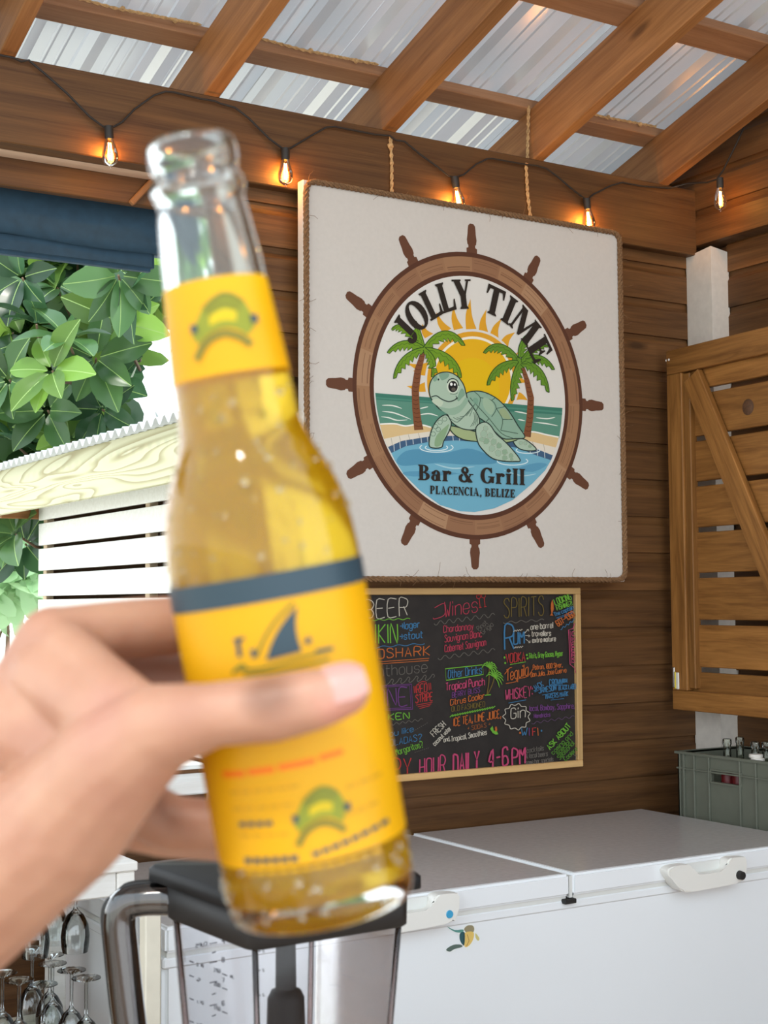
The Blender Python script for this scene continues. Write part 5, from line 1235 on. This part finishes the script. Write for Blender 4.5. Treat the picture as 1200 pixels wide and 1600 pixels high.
bp2 = [(0, zz_(290))]+[(rad(t)-WALL+.0002, zz_(t)) for t in range(290, 1150, 12)]+[(rad(1150)-WALL-.0018, fl+.0008), (.6*inner[-1][0], fl-.0002), (0, fl-.0002)]
bm = bmesh.new(); lathe(bm, bp2, 64); bmesh.ops.recalc_face_normals(bm, faces=bm.faces[:]); obj('beer', bm, bt, m_beer)
AXD = ((507-297)/1216.3, (1420-222)/1216.3); PRP = (AXD[1], -AXD[0])
def bl_at(px, py): dx, dy = px-297, py-222; return (dx*PRP[0]+dy*PRP[1], dx*AXD[0]+dy*AXD[1])
def cyl(a, t, off=.0003, ang=False):
    R = rad(t)+off; th = a if ang else max(-1.5, min(1.5, math.asin(max(-.999, min(.999, a*MPX/R)))))
    return Vector((R*math.sin(th), -R*math.cos(th), zz_(t)))
def wrap(name, t0, t1, a0, a1, off, mat, parent, na=48, nt_=14):
    bm = bmesh.new(); V = [[bm.verts.new(cyl(a0+(a1-a0)*i/na, t0+(t1-t0)*j/nt_, off, True)) for i in range(na+1)] for j in range(nt_+1)]
    for a, b_ in zip(V, V[1:]):
        for i in range(na): bm.faces.new((a[i], b_[i], b_[i+1], a[i+1])).smooth = True
    return obj(name, bm, parent, mat)
nl_ = wrap('neck_label', 228, 376, -PI, PI, .00025, m_label, bt); blb = wrap('body_label', 681, 1108, -2.6, 2.6, .00025, m_label, bt, 60, 24)
wrap('label_band', 681, 720, -1.8, 1.8, .0005, m_navy, blb, 60, 3)
def cstrip(name, paths, mat, parent, off):
    """printed strokes on the bottle: each path is (points in photo pixels, width)"""
    bm = bmesh.new()
    for pts, w in paths:
        q = [bl_at(*p) for p in spline(pts, 5)] if len(pts) > 2 else [bl_at(pts[0][0]+(pts[1][0]-pts[0][0])*i/12, pts[0][1]+(pts[1][1]-pts[0][1])*i/12) for i in range(13)]
        prev = None
        for i, p in enumerate(q):
            a, b_ = q[max(0, i-1)], q[min(len(q)-1, i+1)]; dx, dy = b_[0]-a[0], b_[1]-a[1]; l = math.hypot(dx, dy) or 1
            v = (bm.verts.new(cyl(p[0]-dy/l*w/2, p[1]+dx/l*w/2, off)), bm.verts.new(cyl(p[0]+dy/l*w/2, p[1]-dx/l*w/2, off)))
            if prev: bm.faces.new((prev[0], v[0], v[1], prev[1]))
            prev = v
    return obj(name, bm, parent, mat)
def cfill(name, la, lb, mat, parent, off):
    A_, B_ = spline(la, 6), spline(lb, 6); n = 16; bm = bmesh.new()
    pick = lambda L_, t: L_[min(len(L_)-1, int(t*(len(L_)-1)+.5))]
    rows = []
    for j in range(n+1):
        p, q = pick(A_, j/n), pick(B_, j/n); rows.append([bm.verts.new(cyl(*bl_at(p[0]+(q[0]-p[0])*i/6, p[1]+(q[1]-p[1])*i/6), off)) for i in range(7)])
    for a, b_ in zip(rows, rows[1:]):
        for i in range(6): bm.faces.new((a[i], a[i+1], b_[i+1], b_[i]))
    return obj(name, bm, parent, mat)
cfill('fin_print', [(428, 1016), (438, 988), (452, 963), (472, 938)], [(480, 1003), (474, 985), (471, 962), (473, 938)], m_navy, blb, .0007)
cstrip('fin_outline', [([(415, 1010), (425, 985), (445, 955), (468, 932)], 4), ([(382, 1030), (420, 1028), (470, 1015), (525, 1002)], 4), ([(395, 1038), (440, 1032), (490, 1022), (520, 1016)], 4), ([(378, 1036), (392, 1024), (400, 1030)], 5)], m_olive, blb, .0006)
cstrip('island_print', [([(386, 985), (389, 1012)], 7), ([(408, 1000), (412, 1012)], 8), ([(380, 988), (396, 984)], 5), ([(486, 992), (492, 984)], 8), ([(500, 1004), (525, 1000)], 4)], m_navy, blb, .0006)
cstrip('red_lettering', [([(360, 1190), (395, 1184)], 9), ([(400, 1182), (440, 1175)], 9), ([(446, 1173), (500, 1163)], 9), ([(506, 1160), (540, 1152)], 8)], m_orange, blb, .0006)
ln = []
for (x0, y0, x1, y1, w) in ((372, 1216, 480, 1198, 5), (376, 1240, 470, 1225, 5), (388, 1278, 465, 1268, 5), (545, 1205, 600, 1192, 5), (540, 1245, 595, 1232, 5), (395, 1335, 600, 1302, 6)):
    n = int((x1-x0)/16)
    for k in range(n): ln.append(([(x0+(x1-x0)*k/n, y0+(y1-y0)*k/n), (x0+(x1-x0)*(k+.8)/n, y0+(y1-y0)*(k+.8)/n)], w))
cstrip('small_print', ln, m_brownp, blb, .0006)
ln = []
for (x0, y0, x1, y1, w) in ((386, 1262, 440, 1254, 7), (394, 1316, 478, 1304, 9), (496, 1300, 610, 1262, 7)):
    n = max(3, int((x1-x0)/13))
    for k in range(n): ln.append(([(x0+(x1-x0)*k/n, y0+(y1-y0)*k/n), (x0+(x1-x0)*(k+.75)/n, y0+(y1-y0)*(k+.75)/n)], w))
cstrip('dark_print', ln, m_navy, blb, .0006)
def emblem(cx2, cy2, s, parent):
    P_ = lambda u, v: (cx2+u*s-v*s*.0+0, cy2+v*s-u*s*.2)
    cfill('emblem_field', [P_(-.95, .2), P_(-.6, -.6), P_(0, -.95), P_(.6, -.6), P_(.95, .2)], [P_(-.75, .5), P_(-.4, .25), P_(0, .15), P_(.4, .25), P_(.75, .5)], m_green, parent, .0005)
    cfill('emblem_bar', [P_(-.4, -.3), P_(0, -.42), P_(.4, -.3)], [P_(-.4, .02), P_(0, -.06), P_(.4, .02)], m_lemon, parent, .0007)
    cstrip('emblem_banner', [([P_(-.8, .95), P_(-.5, .5), P_(0, .32), P_(.5, .5), P_(.85, .8)], s*.22), ([P_(-.6, -.55), P_(0, -.85), P_(.6, -.55)], s*.1), ([P_(-.5, -.35), P_(0, -.6), P_(.5, -.35)], s*.07)], m_olive, parent, .0008)
    cstrip('emblem_dot', [([P_(-.98, .0), P_(-.78, .0)], s*.26), ([P_(.82, .0), P_(1.02, .0)], s*.26)], m_navy, parent, .0009)
emblem(358, 516, 50, nl_); emblem(508, 1240, 42, blb)
# condensation
bm = bmesh.new(); random.seed(2)
for k in range(130):
    t = random.choice([random.uniform(520, 680), random.uniform(1110, 1200), random.uniform(400, 520)]); th = random.uniform(-2.4, 2.4); p = cyl(th, t, 0, True); r = random.uniform(.0005, .0015)
    bmesh.ops.create_icosphere(bm, subdivisions=1, radius=r, matrix=Matrix.Translation(p))
obj('water_drops', bm, bt, m_glass, kind='stuff', smooth=True)

# ------------------------------------------------------------------ the hand
def capsules(bm, chain):
    for (p, r), (q, s) in zip(chain, chain[1:]):
        d = (q-p); L = d.length; n = 14
        mt = d.to_track_quat('Z', 'Y').to_matrix().to_4x4(); mt.translation = p
        pr_ = [(0, -r)]+[(r*math.cos(a), r*math.sin(a)) for a in (-1.2, -.8, -.4, 0)]+[(s*math.cos(a), L+s*math.sin(a)) for a in (0, .4, .8, 1.2)]+[(0, L+s)]
        lathe(bm, pr_, n, mat=mt)
D = lambda px, py, z_: dep(px, py, z_)
bm = bmesh.new()
TH_ = [(D(538, 1080, .4175), .0076), (D(495, 1092, .4165), .0092), (D(425, 1108, .4165), .0100), (D(335, 1116, .4185), .0096), (D(240, 1140, .428), .0142), (D(170, 1200, .437), .0185), (D(105, 1275, .447), .0215), (D(-20, 1370, .46), .0255)]
capsules(bm, TH_)
IM = D(82, 1004, .478)
capsules(bm, [(IM, .0122), (D(190, 985, .490), .0108), (D(300, 975, .500), .0104), (D(420, 978, .505), .0092), (D(500, 985, .494), .0082)])
capsules(bm, [(D(48, 1062, .497), .0125), (D(200, 1060, .511), .0108), (D(300, 1070, .512), .0104), (D(420, 1080, .506), .0092), (D(500, 1085, .495), .0082)])
capsules(bm, [(D(60, 1165, .510), .012), (D(180, 1240, .513), .0104), (D(270, 1288, .512), .0104), (D(400, 1292, .505), .009), (D(480, 1292, .496), .008)])
capsules(bm, [(D(80, 1245, .512), .011), (D(180, 1285, .519), .009), (D(260, 1302, .524), .009), (D(350, 1312, .516), .008), (D(430, 1316, .509), .007)])
WR = D(-70, 1370, .475)
for p, r in ((IM, .0125), (D(48, 1062, .497), .0128), (D(60, 1165, .508), .0125), (D(80, 1245, .510), .0115)): capsules(bm, [(p, r), (WR, .0235)])
capsules(bm, [(D(225, 1128, .432), .0105), (D(150, 1065, .455), .0105), (IM, .0115)]); capsules(bm, [(D(170, 1120, .445), .013), (D(80, 1060, .47), .014)]); capsules(bm, [(D(120, 1180, .46), .017), (D(30, 1130, .475), .018), (D(-60, 1180, .47), .02)])
capsules(bm, [(D(-20, 1370, .46), .0255), (D(-90, 1430, .468), .0265), (D(-330, 1680, .50), .031)]); capsules(bm, [(WR, .024), (D(-190, 1480, .49), .027), (D(-420, 1700, .52), .031)])
me = bpy.data.meshes.new('hand'); bm.to_mesh(me); bm.free()
ho = bpy.data.objects.new('hand', me); col.objects.link(ho)
rm = ho.modifiers.new('r', 'REMESH'); rm.mode = 'VOXEL'; rm.voxel_size = .0013
sm = ho.modifiers.new('s', 'SMOOTH'); sm.factor = .5; sm.iterations = 9
dg = bpy.context.evaluated_depsgraph_get(); me2 = bpy.data.meshes.new_from_object(ho.evaluated_get(dg))
ho.modifiers.clear(); ho.data = me2; me2.materials.clear(); me2.materials.append(m_skin); me2.polygons.foreach_set('use_smooth', [True]*len(me2.polygons))
tag(ho, 'left hand gripping the yellow bottle with its thumb across the front', 'hand')
# thumb nail lying on the end of the thumb
tdir = (D(542, 1078, .4175)-D(495, 1092, .4165)).normalized(); nn = (-fw*.82+up*.57); nn = (nn-tdir*nn.dot(tdir)).normalized(); sd = tdir.cross(nn)
bm = bmesh.new(); V = []; c0 = D(532, 1080, .4175)
for i in range(9):
    u = i/8; row = []
    for j in range(9):
        v = j/4-1; hw = .0064*(1-.35*abs(2*u-1)**3)
        row.append(bm.verts.new(c0+tdir*(-.0075+.0155*u)+sd*hw*v+nn*(.0076+.0006-.0024*v*v-.0022*u**3)))
    V.append(row)
for a, b_ in zip(V, V[1:]):
    for j in range(8): bm.faces.new((a[j], a[j+1], b_[j+1], b_[j])).smooth = True
no = obj('thumbnail', bm, ho, m_nail)
